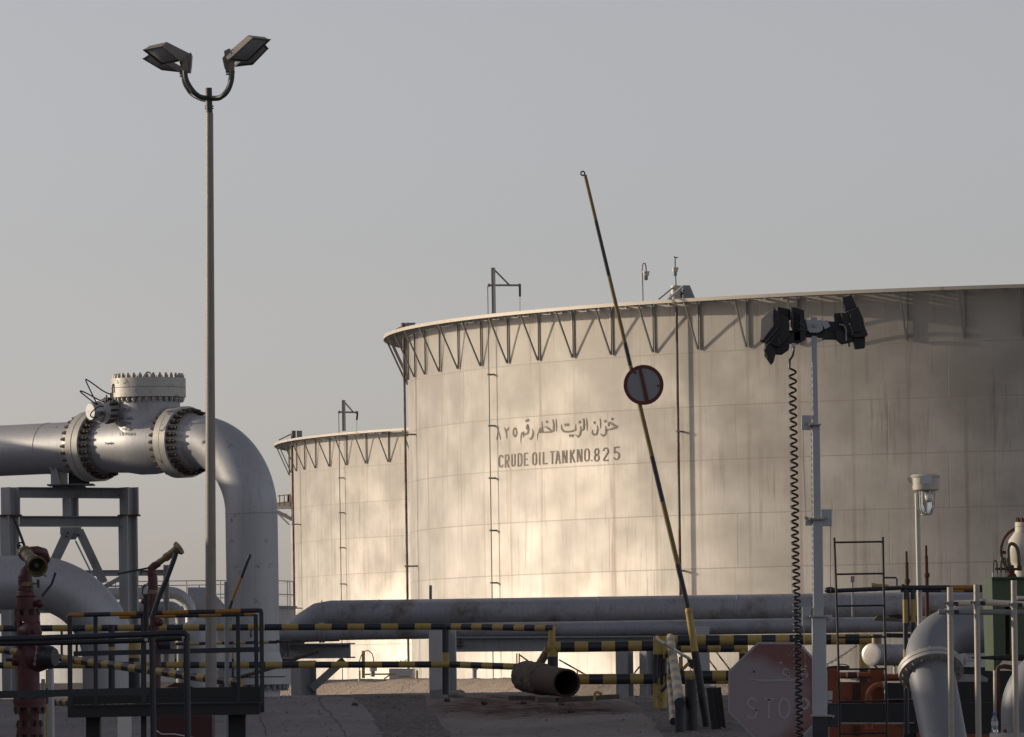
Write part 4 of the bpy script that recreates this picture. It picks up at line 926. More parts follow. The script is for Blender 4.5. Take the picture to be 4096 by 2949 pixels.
bl = thing('lagged_pipe', 'aluminium-lagged pipe bend with overlapping segments behind the lamp post', 'pipe', P('V', 2090, 2900, Yr + 2))
yc = P('V', 1500, 1200, Yr + 2); bp_ = bend(Vector((yc.x - 7, Yr + 2, yc.z)), (1, 0, 0), (0, 0, -1), .50, 7.0, 3.0, 26)
part('cladding', bl, lambda m: m.path(bp_, S('V', 125, Yr + 2), M['alu'], 24))
for p, q in list(zip(bp_[1:], bp_[2:]))[::2]:
    part('clad_band', bl, lambda m: m.torus(p, (q - p), S('V', 125, Yr + 2), .007, M['alu'], 28, 5))
b2_ = thing('lagged_pipe', 'smaller dull pipe bend nested under the lagged one', 'pipe', P('V', 1950, 2900, Yr + 1))
yc = P('V', 1500, 1500, Yr + 1); part('cladding', b2_, lambda m: m.path(bend(Vector((yc.x - 6, Yr + 1, yc.z)), (1, 0, 0), (0, 0, -1), .26, 6.0, 3.0, 16), S('V', 110, Yr + 1), M['alu_dull'], 20))
b3_ = thing('lagged_pipe', 'dull silver pipe sloping down just left of the riser, far behind', 'pipe', P('E', 300, 1100, Yr + 5))
part('cladding', b3_, lambda m: m.path([P('E', 160, 190, Yr + 5), P('E', 290, 175, Yr + 5), P('E', 380, 300, Yr + 5), P('E', 560, 560, Yr + 5)], .42, M['alu_dull'], 24))
b4_ = thing('dished_vessel', 'short grey domed vessel standing behind the diagonal striped rail', 'vessel', P('E', 265, 1150, 124))
part('shell', b4_, lambda m: m.lathe_s(P('E', 265, 1200, 124), (0, 0, 1), [(0, .36), (1.0, .36), (1.25, .35), (1.4, .28), (1.48, .15), (1.5, 0)], M['alu'], 32))

# ------------------------------------------------------------------ the two fire hydrant monitors
def poly(c, pts, Y): return [P(c, *p[:2], Y + (p[2] if len(p) > 2 else 0)) for p in pts]
Yh = 50.
h1 = thing('hydrant_monitor', 'large red fire hydrant with a brass monitor nozzle pointing at the viewer, at left edge', 'fire hydrant', P('D', 330, 1800, Yh), 'red fire hydrant monitors')
def lat(m, c, x, prof, Y, mat, n=24):
    zs = [(P(c, x, y, Y), S(c, r, Y)) for y, r in prof]; base = zs[0][0]
    m.lathe(base, (0, 0, 1), [(p.z - base.z, r) for p, r in zs], mat, n)
part('barrel', h1, lambda m: lat(m, 'D', 322, [(1800, 105), (1640, 105), (1500, 100), (1300, 118), (1290, 118), (1200, 122), (880, 122), (440, 120), (410, 110), (390, 98)], Yh, M['red']))
for nm, prof in (('base_flange', [(1605, 0), (1605, 145), (1562, 145), (1562, 138), (1520, 138), (1520, 0)]), ('barrel_flange', [(1310, 0), (1310, 172), (1262, 172), (1262, 182), (1215, 182), (1215, 0)]), ('top_flange', [(375, 0), (375, 140), (342, 140), (342, 140), (308, 140), (308, 0)])):
    o = part(nm, h1, lambda m: lat(m, 'D', 322 if nm != 'top_flange' else 295, prof, Yh, M['red']))
    cc = P('D', 322 if nm != 'top_flange' else 295, prof[0][0], Yh)
    bolts(o, cc, (0, 0, -1), S('D', prof[1][1] - 22, Yh), 8, .018, 0, .05, M['boltm']); cc = P('D', 322 if nm != 'top_flange' else 295, prof[4][0], Yh); bolts(o, cc, (0, 0, 1), S('D', prof[1][1] - 22, Yh), 8, .018, 0, .05, M['boltm'])
part('neck', h1, lambda m: lat(m, 'D', 285, [(310, 82), (262, 84), (258, 100), (235, 104), (110, 104), (95, 112), (60, 104), (40, 82), (0, 82)], Yh, M['red'], 12))
part('swivel', h1, lambda m: lat(m, 'C', 315, [(1500, 82), (1440, 82), (1430, 92), (1410, 92), (1400, 84), (1370, 84), (1330, 84), (1320, 90), (1250, 86)], Yh, M['red'], 20))
part('brass_collar', h1, lambda m: lat(m, 'C', 330, [(1400, 70), (1385, 93), (1330, 93), (1322, 70)], Yh, M['brass'], 20))
def s_elbow(m): m.path(poly('U', [(555, 1640), (540, 1480, .02), (570, 1330, .06), (700, 1180, .14), (880, 1120, .16), (965, 1010, .12), (930, 890, .05), (800, 845, 0), (680, 850, -.02), (590, 880, -.04)], Yh), [S('U', r, Yh) for r in (150, 152, 150, 145, 138, 135, 128, 115, 108, 100)], M['red'], 20)
part('elbow', h1, s_elbow)
def nozz(m):
    a, b = P('U', 545, 880, Yh - .05), P('U', 812, 1185, Yh - .45); L = (b - a).length
    m.lathe(a, b - a, [(-.02, 0), (-.02, .045), (0, .058), (.05, .058), (.05, .050), (L * .55, .048), (L * .6, .058), (L * .68, .058), (L * .7, .05), (L * .8, .056), (L * .98, .083), (L, .083), (L, .067), (L * .9, .058), (L * .75, .03), (L * .75, 0)], M['brass'], 28)
nz = part('nozzle', h1, nozz)
a_, b_n = P('U', 545, 880, Yh - .05), P('U', 812, 1185, Yh - .45); dn = (b_n - a_).normalized()
part('bore', nz, lambda m: (m.cyl(b_n - dn * .06, b_n - dn * .055, .062, M['blackm'], n=20), m.lathe_s(b_n - dn * .05, dn, [(0, .02), (.02, .018), (.03, 0)], M['brass'], 12)))
part('latch', nz, lambda m: m.beam(P('U', 930, 1330, Yh - .45), P('U', 1010, 1390, Yh - .42), .012, .012, M['brass']))
part('handle', h1, lambda m: m.path(poly('U', [(310, 140), (345, 210), (420, 420), (555, 790)], Yh), S('U', 30, Yh), M['black'], 10))
part('lever', h1, lambda m: m.path(poly('C', [(690, 1215), (675, 1265), (640, 1360), (585, 1430), (520, 1510)], Yh - .05), S('C', 15, Yh), M['black'], 10))
part('tee_key', h1, lambda m: (m.cyl(P('C', 475, 1300, Yh - .06), P('C', 478, 1405, Yh - .06), S('C', 17, Yh), M['black'], n=10), m.cyl(P('C', 400, 1355, Yh), P('C', 475, 1355, Yh - .06), S('C', 8, Yh), M['black'], n=8)))
part('side_valve', h1, lambda m: (m.sphere(P('D', 430, 180, Yh - .02), S('D', 46, Yh), M['red'], 16), m.cyl(P('D', 330, 180, Yh), P('D', 450, 180, Yh - .02), S('D', 34, Yh), M['red'])))
def outlet(c, x, y, r, Y, tilt): 
    p = P(c, x, y, Y); return p
o = part('hose_outlet', h1, lambda m: m.lathe(P('D', 290, 478, Yh - .03), Vector((.55, -.8, 0)), [(0, .075), (.11, .075), (.11, .06), (.12, .06)], M['red'], 20))
part('cap', o, lambda m: (m.lathe(P('D', 345, 478, Yh - .13), Vector((.45, -.9, 0)), [(0, 0), (0, .062), (.035, .066), (.05, .05), (.05, .02), (.08, .02), (.08, 0)], M['red'], 20)))
part('cap_band', o, lambda m: m.lathe(P('D', 330, 478, Yh - .10), Vector((.5, -.85, 0)), [(0, .055), (0, .066), (.02, .066)], M['darkgreen'], 20))
o = part('steamer_outlet', h1, lambda m: m.lathe(P('D', 360, 760, Yh), Vector((.92, -.4, 0)), [(0, .13), (.06, .115), (.15, .085)], M['red'], 24))
part('dark_cap', o, lambda m: m.lathe(P('D', 475, 765, Yh - .06), Vector((.92, -.4, 0)), [(0, 0), (0, .088), (.05, .092), (.07, .088), (.10, .07), (.10, 0)], M['black'], 24))
o = part('rear_outlet', h1, lambda m: m.lathe(P('D', 240, 790, Yh), Vector((-1, -.1, 0)), [(0, .05), (.07, .048), (.08, .035)], M['red'], 18))
part('stem', o, lambda m: m.cyl(P('D', 160, 790, Yh), P('D', 68, 790, Yh - .02), .012, M['black'], n=8))
part('green_cap', h1, lambda m: (m.sphere(P('D', 225, 630, Yh - .06), S('D', 42, Yh), M['darkgreen'], 14), m.cyl(P('D', 160, 620, Yh - .06), P('D', 225, 630, Yh - .06), S('D', 18, Yh), M['darkgreen'])))
def chain(m, pts, Y, r, link, mat):
    pts = [Vector(p) for p in pts]; L = 0; k = 0
    for a, b in zip(pts, pts[1:]):
        n = max(1, int((b - a).length / link)); d = (b - a).normalized()
        for i in range(n):
            c = a + (b - a) * ((i + .5) / n); ax_ = Vector((0, 1, 0)) if k % 2 else d.cross(Vector((0, 1, 0))).normalized(); k += 1
            side = d.cross(ax_); w = link * .3
            m.path([c + d * link * .55 + side * 0, c + d * link * .35 + side * w, c - d * link * .35 + side * w, c - d * link * .55, c - d * link * .35 - side * w, c + d * link * .35 - side * w, c + d * link * .55], r, mat, 5, False)
part('keeper_chain', h1, lambda m: chain(m, poly('D', [(400, 590, -.14), (395, 700, -.14), (375, 850, -.14)], Yh), Yh, .003, .02, M['tubew']))

Yg = 101.5
h2 = thing('hydrant_monitor', 'distant red fire hydrant with its brass nozzle raised to the right, behind the railings', 'fire hydrant', P('D', 1690, 1800, Yg), 'red fire hydrant monitors')
part('barrel', h2, lambda m: lat(m, 'D', 1700, [(1500, 62), (1100, 55), (950, 58), (940, 58), (860, 62), (560, 60), (420, 55), (330, 50), (262, 50)], Yg, M['red']))
o = part('barrel_flange', h2, lambda m: lat(m, 'D', 1712, [(940, 0), (940, 90), (905, 92), (870, 88), (870, 0)], Yg, M['red']))
part('neck', h2, lambda m: lat(m, 'V', 1165, [(1633, 95), (1560, 110), (1260, 98), (1225, 98)], Yg, M['red'], 16))
part('brass_collar', h2, lambda m: lat(m, 'V', 1148, [(1240, 60), (1235, 118), (1140, 112), (1135, 60)], Yg, M['brass'], 16))
part('elbow', h2, lambda m: m.path(poly('V', [(1150, 1140), (1150, 1020), (1148, 880), (1120, 760), (1125, 670), (1180, 620), (1290, 560)], Yg), [S('V', r, Yg) for r in (108, 108, 105, 92, 88, 84, 74)], M['red'], 18))
part('swivel', h2, lambda m: m.torus(P('V', 1130, 810, Yg), (0, 0, 1), S('V', 95, Yg), S('V', 18, Yg), M['red'], 20, 8))
def nozz2(m):
    a, b = P('V', 1265, 560, Yg), P('V', 1730, 225, Yg - .1); k = S('V', 1, Yg)
    m.lathe(a, b - a, [(0, 0), (0, 72 * k), (70 * k, 72 * k), (70 * k, 66 * k), (190 * k, 68 * k), (190 * k, 88 * k), (270 * k, 92 * k), (270 * k, 84 * k), (360 * k, 86 * k), (440 * k, 90 * k), (500 * k, 95 * k), (540 * k, 150 * k), (600 * k, 160 * k), (600 * k, 130 * k), (540 * k, 0)], M['brass'], 24)
part('nozzle', h2, nozz2)
part('handle', h2, lambda m: m.path(poly('V', [(385, 795), (700, 735), (1080, 660)], Yg - .1), S('V', 21, Yg), M['black'], 10))
part('tee_key', h2, lambda m: (m.cyl(P('V', 903, 700, Yg), P('V', 898, 810, Yg), S('V', 18, Yg), M['black'], n=8), m.cyl(P('V', 903, 745, Yg), P('V', 1050, 748, Yg), S('V', 9, Yg), M['black'], n=6)))
part('lever', h2, lambda m: m.path(poly('V', [(970, 1020), (925, 1150), (925, 1230), (960, 1280)], Yg - .05), S('V', 16, Yg), M['black'], 8))
part('side_valve', h2, lambda m: m.sphere(P('V', 960, 1390, Yg), S('V', 72, Yg), M['red'], 14))
part('cap', h2, lambda m: (m.lathe(P('D', 1735, 383, Yg - .1), Vector((.2, -1, 0)), [(-.1, S('D', 30, Yg)), (0, S('D', 30, Yg)), (0, S('D', 42, Yg)), (.05, S('D', 42, Yg)), (.08, S('D', 20, Yg)), (.09, 0)], M['red'], 18)))
part('outlet', h2, lambda m: m.lathe(P('D', 1740, 625, Yg), Vector((1, -.2, 0)), [(0, .1), (.1, .1), (.1, .14), (.2, .14), (.2, 0)], M['black'], 16))

# ------------------------------------------------------------------ striped crash rails
def rail_thing(name, label, loc, group=None): return thing(name, label, 'barrier rail', loc, group)
GR = 'yellow and black striped crash rails'
Ya = 104.
ra = rail_thing('barrier_rail', 'long yellow and black two-bar rail crossing the left half behind the lamp post', P('F', 1040, 1140, Ya), GR)
rA = S('E', 36, Ya)
part('top_rail', ra, lambda m: (m.stripes(P('D', -60, 450, Ya + .5), P('F', 1040, 428, Ya), rA, S('E', 181, Ya), start=S('D', 100, Ya)), m.stripes(P('F', 1040, 428, Ya), P('G', 318, 448, Ya - 1.0), rA, S('F', 131, Ya), M['black'], M['yellow'], start=S('F', 85, Ya))))
part('lower_rail', ra, lambda m: (m.stripes(P('D', -60, 852, Ya + .5), P('F', 1010, 842, Ya), rA, S('E', 181, Ya), M['black'], M['yellow'], start=S('D', 105, Ya)), m.stripes(P('F', 1010, 838, Ya), P('F', 1960, 872, Ya - .9), rA, S('F', 137, Ya), start=S('F', 105, Ya))))
def rpost(m, c, x, ys, Y, r, first=True):
    for i, (a, b) in enumerate(zip(ys, ys[1:])): m.cyl(P(c, x, a, Y), P(c, x, b, Y), r, M['yellow'] if (i % 2 == 0) == first else M['black'], n=16)
part('post', ra, lambda m: rpost(m, 'F', 1040, [420, 712, 860, 1300], Ya, rA * 1.02, False))
part('post', ra, lambda m: rpost(m, 'D', 1216, [410, 650, 700, 820, 880, 1400], Ya + .2, rA, False))
for x in (672, 835): part('post', ra, lambda m: rpost(m, 'D', x, [440, 860], Ya + 6, rA * .4, False))
part('post', ra, lambda m: rpost(m, 'G', 290, [470, 640], Ya - 1, S('G', 39, Ya)))
dg = rail_thing('barrier_rail', 'striped rail slanting down from the left edge towards the lamp post foot', P('E', 690, 1120, 98), GR)
part('slant_rail', dg, lambda m: m.stripes(P('D', -40, 675, 103.2), P('E', 715, 1045, 98.), S('D', 40, 103), S('E', 128, 100), M['black'], M['yellow'], start=S('D', 75, 103), r2=S('E', 46, 98)))
part('post', dg, lambda m: rpost(m, 'E', 660, [1060, 1500], 98.3, S('E', 40, 98), False))
part('lug', dg, lambda m: m.prism([P('E', 38, 850, 100.2), P('E', 38, 790, 100.2), P('E', 58, 770, 100.2), P('E', 82, 790, 100.2), P('E', 82, 850, 100.2)], (0, .02, 0), M['yellow']))
tr = rail_thing('barrier_rail', 'thin old yellow and black handrail with flaking paint across the riser', P('E', 630, 1100, 106), GR)
part('top_rail', tr, lambda m: (m.stripes(P('E', -60, 620, 106), P('E', 1110, 598, 106), S('E', 17, 106), S('E', 125, 106), start=S('E', 70, 106)), m.cyl(P('E', 1100, 592, 106), P('E', 1790, 572, 106), S('E', 17, 106), M['crust'], n=14)))
part('slant_pipe', tr, lambda m: m.path(poly('E', [(715, 980), (900, 925), (1150, 850), (1350, 765), (1560, 695)], 105.2), S('E', 21, 105), M['crust'], 12))
for x, y in ((630, 620), (8, 620)): part('post', tr, lambda m: rpost(m, 'E', x, [y, y + 160, y + 380], 106, S('E', 13, 106)))
part('post', tr, lambda m: rpost(m, 'E', 1230, [600, 760], 106, S('E', 9, 106), False))
lr = rail_thing('barrier_rail', 'low striped rail seen under the platform near the hydrant foot', P('D', 640, 1260, 88), GR)
part('top_rail', lr, lambda m: m.stripes(P('D', 515, 1240, 92), P('D', 1500, 1305, 88), S('D', 45, 90), S('D', 120, 90)))
part('yellow_post', lr, lambda m: rpost(m, 'D', 512, [900, 1100, 1270, 1700], 90, S('D', 14, 90), True))
ys_ = thing('yellow_bollard', 'yellow and black bollard behind the dark platform railings', 'bollard', P('D', 1460, 1300, 106.5))
part('post', ys_, lambda m: (m.cyl(P('D', 1462, 470, 106.5), P('D', 1462, 770, 106.5), S('D', 62, 106.5), M['yellow'], n=24), m.cyl(P('D', 1462, 770, 106.5), P('D', 1462, 1320, 106.5), S('D', 62, 106.5), M['black'], n=24)))

rb_ = rail_thing('barrier_rail', 'thick yellow and black two-bar rail between the rusty stub and the stop sign', P('G', 305, 1290, Ya), GR)
rB = S('G', 58, Ya)
part('top_rail', rb_, lambda m: (m.stripes(P('G', 250, 655, Ya), P('G', 1560, 637, Ya), rB, S('G', 147, Ya), start=S('G', 138, Ya)), m.stripes(P('G', 1560, 581, Ya), P('H', 1900, 566, Ya), rB, S('G', 152, Ya), start=S('G', 100, Ya))))
part('lower_rail', rb_, lambda m: (m.stripes(P('G', 430, 1003, Ya), P('G', 1480, 998, Ya), rB, S('G', 147, Ya), start=S('G', 268, Ya)), m.stripes(P('G', 1480, 968, Ya), P('H', 420, 962, Ya), rB, S('G', 152, Ya), start=S('G', 110, Ya))))
part('post', rb_, lambda m: rpost(m, 'G', 303, [600, 757, 1290], Ya, rB * 1.0))
part('slant_stay', rb_, lambda m: m.stripes(P('G', 262, 665, Ya + .1), P('G', 120, 900, Ya + 2.5), rB * .8, S('G', 75, Ya), start=.2))
part('rear_rail', rb_, lambda m: m.stripes(P('G', 1550, 668, Ya + 3.0), P('H', 520, 660, Ya + 3.0), rB * .85, S('G', 150, Ya), M['black'], M['yellow']))
part('rear_rail', rb_, lambda m: m.stripes(P('G', 1500, 1020, Ya + 3), P('H', 520, 1012, Ya + 3), rB * .7, S('G', 150, Ya)))
part('post', rb_, lambda m: rpost(m, 'H', 1790, [560, 900, 1300], Ya + 1, rB * 1.0))
part('post', rb_, lambda m: rpost(m, 'H', 470, [640, 720, 1300], Ya + 3, rB * .8))
sb_ = rail_thing('barrier_rail', 'striped rail pair running towards the viewer beside the hinge post', P('W', 500, 1600, 88.5), GR)
part('top_rail', sb_, lambda m: m.stripes(P('W', 372, 405, 103.6), P('W', 490, 1212, 88.), S('W', 52, 103.6), .98, n=24, r2=S('W', 68, 88)))
part('lower_rail', sb_, lambda m: m.stripes(P('W', 350, 690, 103.4), P('W', 412, 1440, 89.), S('W', 40, 103), .98, n=20, r2=S('W', 48, 89)))
part('post', sb_, lambda m: m.cyl(P('W', 495, 1230, 88.2), P('W', 508, 1900, 88.2), S('W', 66, 88), M['black'], n=20))
part('post', sb_, lambda m: rpost(m, 'W', 375, [420, 900, 1250], 103.6, S('W', 48, 103), False))

# ------------------------------------------------------------------ hinge frame, boom barrier, counterweights
Yv = 99.
hf = thing('gate_post', 'yellow hinge post with a triangular barred bracket beside the boom barrier', 'hinge post', P('W', 260, 1255, Yv))
def hpost(m):
    for a, b, k in ((372, 610, 'yellow'), (610, 985, 'black'), (985, 1300, 'yellow')): m.cyl(P('W', 265, a, Yv + .3), P('W', 265, b, Yv + .3), S('W', 66, Yv), M[k], n=20, caps=False)
    m.torus(P('W', 265, 374, Yv + .3), (0, 0, 1), S('W', 62, Yv), .012, M['rust'], 20, 6)
part('post', hf, hpost)
part('frame', hf, lambda m: (m.stripes(P('W', 180, 405, Yv), P('W', 620, 672, Yv), S('W', 20, Yv), .17, M['white'], M['tubew'], 10), m.stripes(P('W', 165, 1168, Yv), P('W', 605, 715, Yv), S('W', 21, Yv), .16, M['yellow'], M['black'], 10)))
part('stile', hf, lambda m: rpost(m, 'W', 185, [400, 608, 970, 1270], Yv, S('W', 22, Yv)))
for x, ys in ((240, [455, 610, 900, 1100]), (300, [510, 665, 880, 1020]), (365, [560, 650, 850, 950]), (428, [595, 730, 731, 880]), (493, [640, 760, 761, 810])):
    part('bar', hf, lambda m: rpost(m, 'W', x - 4 if x < 300 else x, ys, Yv, S('W', 13, Yv)))
part('hinge_plate', hf, lambda m: m.prism(poly('W', [(580, 665), (660, 670), (660, 800), (600, 760)], Yv), (0, .08, 0), M['blackm']))
part('chain', hf, lambda m: chain(m, poly('W', [(625, 765, -.1), (627, 1010, -.1)], Yv), Yv, .0055, .045, M['steel']))
Yb_ = 90.
bb = thing('boom_barrier', 'raised black and yellow barrier boom leaning left with a round sign', 'barrier', P('W', 830, 1590, Yb_))
bt, bs = P('', 2340, 700, Yb_), P('', 2752, 2432, Yb_)
def boom(m):
    ys = [700, 883, 1103, 1373, 1462, 1825, 2007, 2258, 2432]; d = bs - bt
    for i, (a, b) in enumerate(zip(ys, ys[1:])):
        f0, f1 = (a - 700) / 1732, (b - 700) / 1732
        m.cyl(bt + d * f0, bt + d * f1, S('', 6.8 + 3.8 * f0, Yb_), M['black'] if i % 2 else M['boom_yellow'], S('', 6.8 + 3.8 * f1, Yb_), n=14, caps=i in (0,))
bo = part('boom', bb, boom)
part('end_eye', bo, lambda m: m.torus(P('', 2331, 694, Yb_), (0, 1, 0), .028, .010, M['blackm'], 14, 6))
def sleeve(m):
    a, b = P('W', 592, 25, Yb_), P('W', 678, 575, Yb_); d = (b - a).normalized(); L = (b - a).length
    m.lathe(a, d, [(0, S('W', 26, Yb_)), (S('W', 45, Yb_), S('W', 44, Yb_)), (S('W', 65, Yb_), S('W', 46, Yb_)), (S('W', 70, Yb_), S('W', 42, Yb_)), (L, S('W', 45, Yb_))], M['yellow'], 20)
part('sleeve', bb, sleeve)
part('tail', bb, lambda m: m.cyl(P('W', 678, 573, Yb_), P('W', 838, 1585, Yb_), S('W', 48, Yb_), M['blackm'], n=20))
sgc = P('S', 448, 147, Yb_ - .06); sgr = S('S', 131, Yb_)
sg = part('round_sign', bb, lambda m: m.cyl(sgc, sgc + Vector((0, .012, 0)), sgr, M['steel'], n=48))
M['signred'] = paint('sun_faded_sign_red', (.115, .024, .018), .5, 0, .2, 6.); M['signface'] = paint('dull_sign_face', (.24, .255, .27), .45, 0, .1, 4., (.16, .1, .08), 5., .66, .78)
def sgf(m):
    c = sgc - Vector((0, .004, 0)); A, B = m.ring(c, (0, 1, 0), sgr, 48), m.ring(c, (0, 1, 0), sgr * .815, 48); m.grid([A, B], M['signred'], False, True); m.face(m.ring(c + Vector((0, .001, 0)), (0, 1, 0), sgr * .815, 48), M['signface'])
part('sign_face', sg, sgf)
part('slash', sg, lambda m: m.prism(poly('S', [(412, 32), (432, 30), (484, 250), (458, 256)], Yb_ - .075), (0, .008, 0), M['signred']))
for x, y in ((392, 66), (545, 152)): part('sign_bolt', sg, lambda m: m.cyl(P('S', x, y, Yb_ - .06), P('S', x, y, Yb_ - .085), .018, M['rust'], n=8))
dp = thing('post_stub', 'dark capped post with a hanging chain in front of the hinge bracket', 'post', P('W', 640, 1610, 88.6))
part('post', dp, lambda m: (m.cyl(P('W', 622, 930, 88.6), P('W', 645, 1750, 88.6), S('W', 70, 88.6), M['blackm'], n=24)))
part('cap', dp, lambda m: m.cyl(P('W', 622, 932, 88.6), P('W', 622, 922, 88.6), S('W', 73, 88.6), M['blackm'], n=24))
for i, (x0, x1, xb0, xb1, yt, yb, lab) in enumerate(((820, 900, 895, 965, 1020, 1598, 'leftmost of three dark weathered timbers leaning beside the barrier tail'), (888, 945, 965, 1020, 1022, 1590, 'middle of three dark weathered timbers leaning beside the barrier tail'), (940, 1000, 1010, 1068, 1015, 1575, 'rightmost of three dark weathered timbers leaning beside the barrier tail'))):
    M['darkwood'] = M.get('darkwood') or paint('tarred_timber', (.020, .019, .02), .75, 0, .4, 8., (.05, .045, .04), 9., .6, .75, .3, 30.)
    t_ = thing('timber', lab, 'timber', P('W', (xb0 + xb1) / 2, yb, 88.8 + .2 * i), 'dark timbers leaning by the boom barrier')
    part('plank', t_, lambda m: m.prism(poly('W', [(x0, yt + 8), (x1, yt - 2), (xb1, yb - 8), (xb0, yb)], 88.8 + .2 * i), (0, .16, 0), M['darkwood']), .006)

# ------------------------------------------------------------------ rusty pipe stub on sleepers, and rubble
Yx = 97.5
rp = thing('rusty_pipe', 'short rusty offcut of large pipe with a torn crusted coating', 'pipe', P('G', 300, 1200, Yx))
pa, pb = P('G', 95, 985, Yx + 1.6), P('G', 452, 1045, Yx); dr = (pb - pa).normalized(); ro_ = S('G', 158, Yx)
part('tube', rp, lambda m: m.lathe(pa - dr * .2, pb - pa, [(0, 0), (0, ro_ * .98), ((pb - pa).length + .2, ro_), ((pb - pa).length + .2, ro_ * .86), (.1, ro_ * .84), (.1, 0)], M['rust_pipe'], 40))
def crust(m):
    rows = []
    for i in range(16):
        t = i / 15; ring = m.ring(pa + dr * (-.42 + t * .98), dr, 1., 60); row = []
        for k, q in enumerate(ring):
            c = pa + dr * (-.42 + t * .98); o_ = q - c; w = NZ.noise(Vector((o_.x * 3, o_.z * 3, t * 5))) + .6 * NZ.noise(Vector((o_.x * 9, o_.z * 9, t * 14)))
            rr_ = ro_ * (1.09 + .07 * w) if t < .97 else ro_ * 1.0
            row.append(c + o_ * rr_ + dr * (.16 * NZ.noise(Vector((o_.x * 2.2, o_.z * 2.2, 7))) * t))
        rows.append(row)
    m.grid(rows, M['crust'], False, True); m.face(rows[0], M['crust'])
part('torn_coating', rp, crust)
for x0, x1, y, dy, lab in ((140, 330, 1222, 0, 'grey timber sleeper under the open mouth of the rusty pipe'), (-180, 110, 1205, 1.2, 'weathered timber sleeper under the crusted end of the rusty pipe')):
    t_ = thing('sleeper', lab, 'timber', P('G', x0, y, Yx + dy)); part('beam', t_, lambda m: m.beam(P('G', x0, y, Yx + dy), P('G', x1, y + 4, Yx + dy), .3, S('G', 48, Yx), M['wood']), .006)
t_ = thing('sleeper', 'long low grey beam lying on the ground behind the yellow hook bracket', 'timber', P('G', 600, 1215, Yx + 1)); part('beam', t_, lambda m: m.beam(P('G', 330, 1230, Yx + 1), P('G', 985, 1190, Yx + 1.5), .25, S('G', 50, Yx), M['wood']), .006)
t_ = thing('bracket_hook', 'small bent yellow bracket standing by the long grey beam', 'bracket', P('G', 755, 1240, Yx))
part('strap', t_, lambda m: m.path(poly('G', [(752, 1240), (758, 1180), (770, 1145), (800, 1145), (840, 1165)], Yx - .2), .022, M['yellow'], 8))
def rock(m, c, sx, sy, sz, mat, sd):
    rows = []
    for i in range(9):
        a = -math.pi / 2 + math.pi * i / 8; k = max(math.cos(a), .01); row = []
        for j in range(12):
            q = Vector((k * math.cos(j * math.pi / 6), k * math.sin(j * math.pi / 6), math.sin(a))); f = 1 + .28 * NZ.noise(q * 1.6 + Vector((sd, sd, 0))); row.append(Vector(c) + Vector((q.x * sx * f, q.y * sy * f, q.z * sz * f)))
        rows.append(row)
    m.grid(rows, mat, False, True)
pC = G('F', 940, 1212)
ck = thing('concrete_chunk', 'pale broken concrete lump on the ground below the striped rail post', 'rubble', pC)
part('lump', ck, lambda m: (m.box(pC + Vector((0, 0, .06)), (S('F', 115, pC.y), .3, .16), M['concrete'], (Vector((.98, .15, .08)), Vector((-.15, .98, 0)), Vector((-.08, 0, 1)))), rock(m, pC + Vector((.33, .1, .05)), .14, .14, .09, M['concrete'], 2)), .01)
for i, (x, y, c, lab) in enumerate(((1060, 1245, 'F', 'small dark stone in front of the concrete lump'), (1460, 1272, 'F', 'small dark stone at the left tip of the rust stain'), (1885, 1275, 'F', 'small rust-brown stone under the crusted pipe end'), (505, 1365, 'G', 'small dark stone on the apron right of the rust stain'), (395, 1290, 'G', 'small dark stone below the rusty pipe mouth'), (55, 1293, 'F', 'dark stone on the pale slab left of the gravel strip'))):
    p = G(c, x, y); o = part('stone', None, lambda m: rock(m, p + Vector((0, 0, .02)), .055, .06, .035, M['crust'] if i != 2 else M['rust'], i * 3.1)); tag(o, lab, 'stone', 'dark stones lying on the yard')
M['maroon'] = paint('dull_maroon', (.055, .014, .015), .6)
# ------------------------------------------------------------------ dark access platform and its railings
Yf, Yk = 48., 70.
ap = thing('access_platform', 'dark steel access platform with black and ochre railings, around the lamp post foot', 'platform', P('E', 660, 1700, Yk))
def sq(m, c, x, y0, y1, w, Y, mat=None): m.beam(P(c, x, y0, Y), P(c, x, y1, Y), S(c, w, Y), S(c, w, Y), mat or M['black'], (0, 1, 0))
part('deck_beam', ap, lambda m: (m.beam(P('D', 770, 1355, Yk), P('E', 938, 1320, Yk), .9, S('D', 128, Yk), M['blackm']), m.beam(P('D', 770, 1290, Yk - .5), P('E', 930, 1254, Yk - .5), .03, S('D', 14, Yk), M['black'])))
part('toe_plate', ap, lambda m: m.beam(P('D', 790, 1195, Yk), P('E', 930, 1165, Yk), .02, S('D', 165, Yk), M['blackm']))
hr = part('top_rail', ap, lambda m: (m.stripes(P('D', 775, 305, Yk - .3), P('E', 915, 253, Yk - .3), S('D', 25, Yk), S('D', 285, Yk), M['orange_y'], M['black'], 14, S('D', 140, Yk)), m.path(poly('D', [(790, 303), (762, 305), (748, 320), (748, 350)], Yk - .3), S('D', 25, Yk), M['orange_y'], 12), m.path(poly('E', [(900, 253), (935, 255), (940, 275), (940, 300)], Yk - .3), S('D', 25, Yk), M['black'], 12)))
part('rear_rail', ap, lambda m: m.stripes(P('D', 1300, 325, Yk + 1.), P('E', 870, 295, Yk + 1.), S('D', 22, Yk), S('D', 250, Yk), M['orange_y'], M['black'], 12, S('D', 120, Yk)))
part('mid_rail', ap, lambda m: m.beam(P('D', 800, 725, Yk), P('E', 920, 678, Yk), .02, S('D', 54, Yk), M['black']))
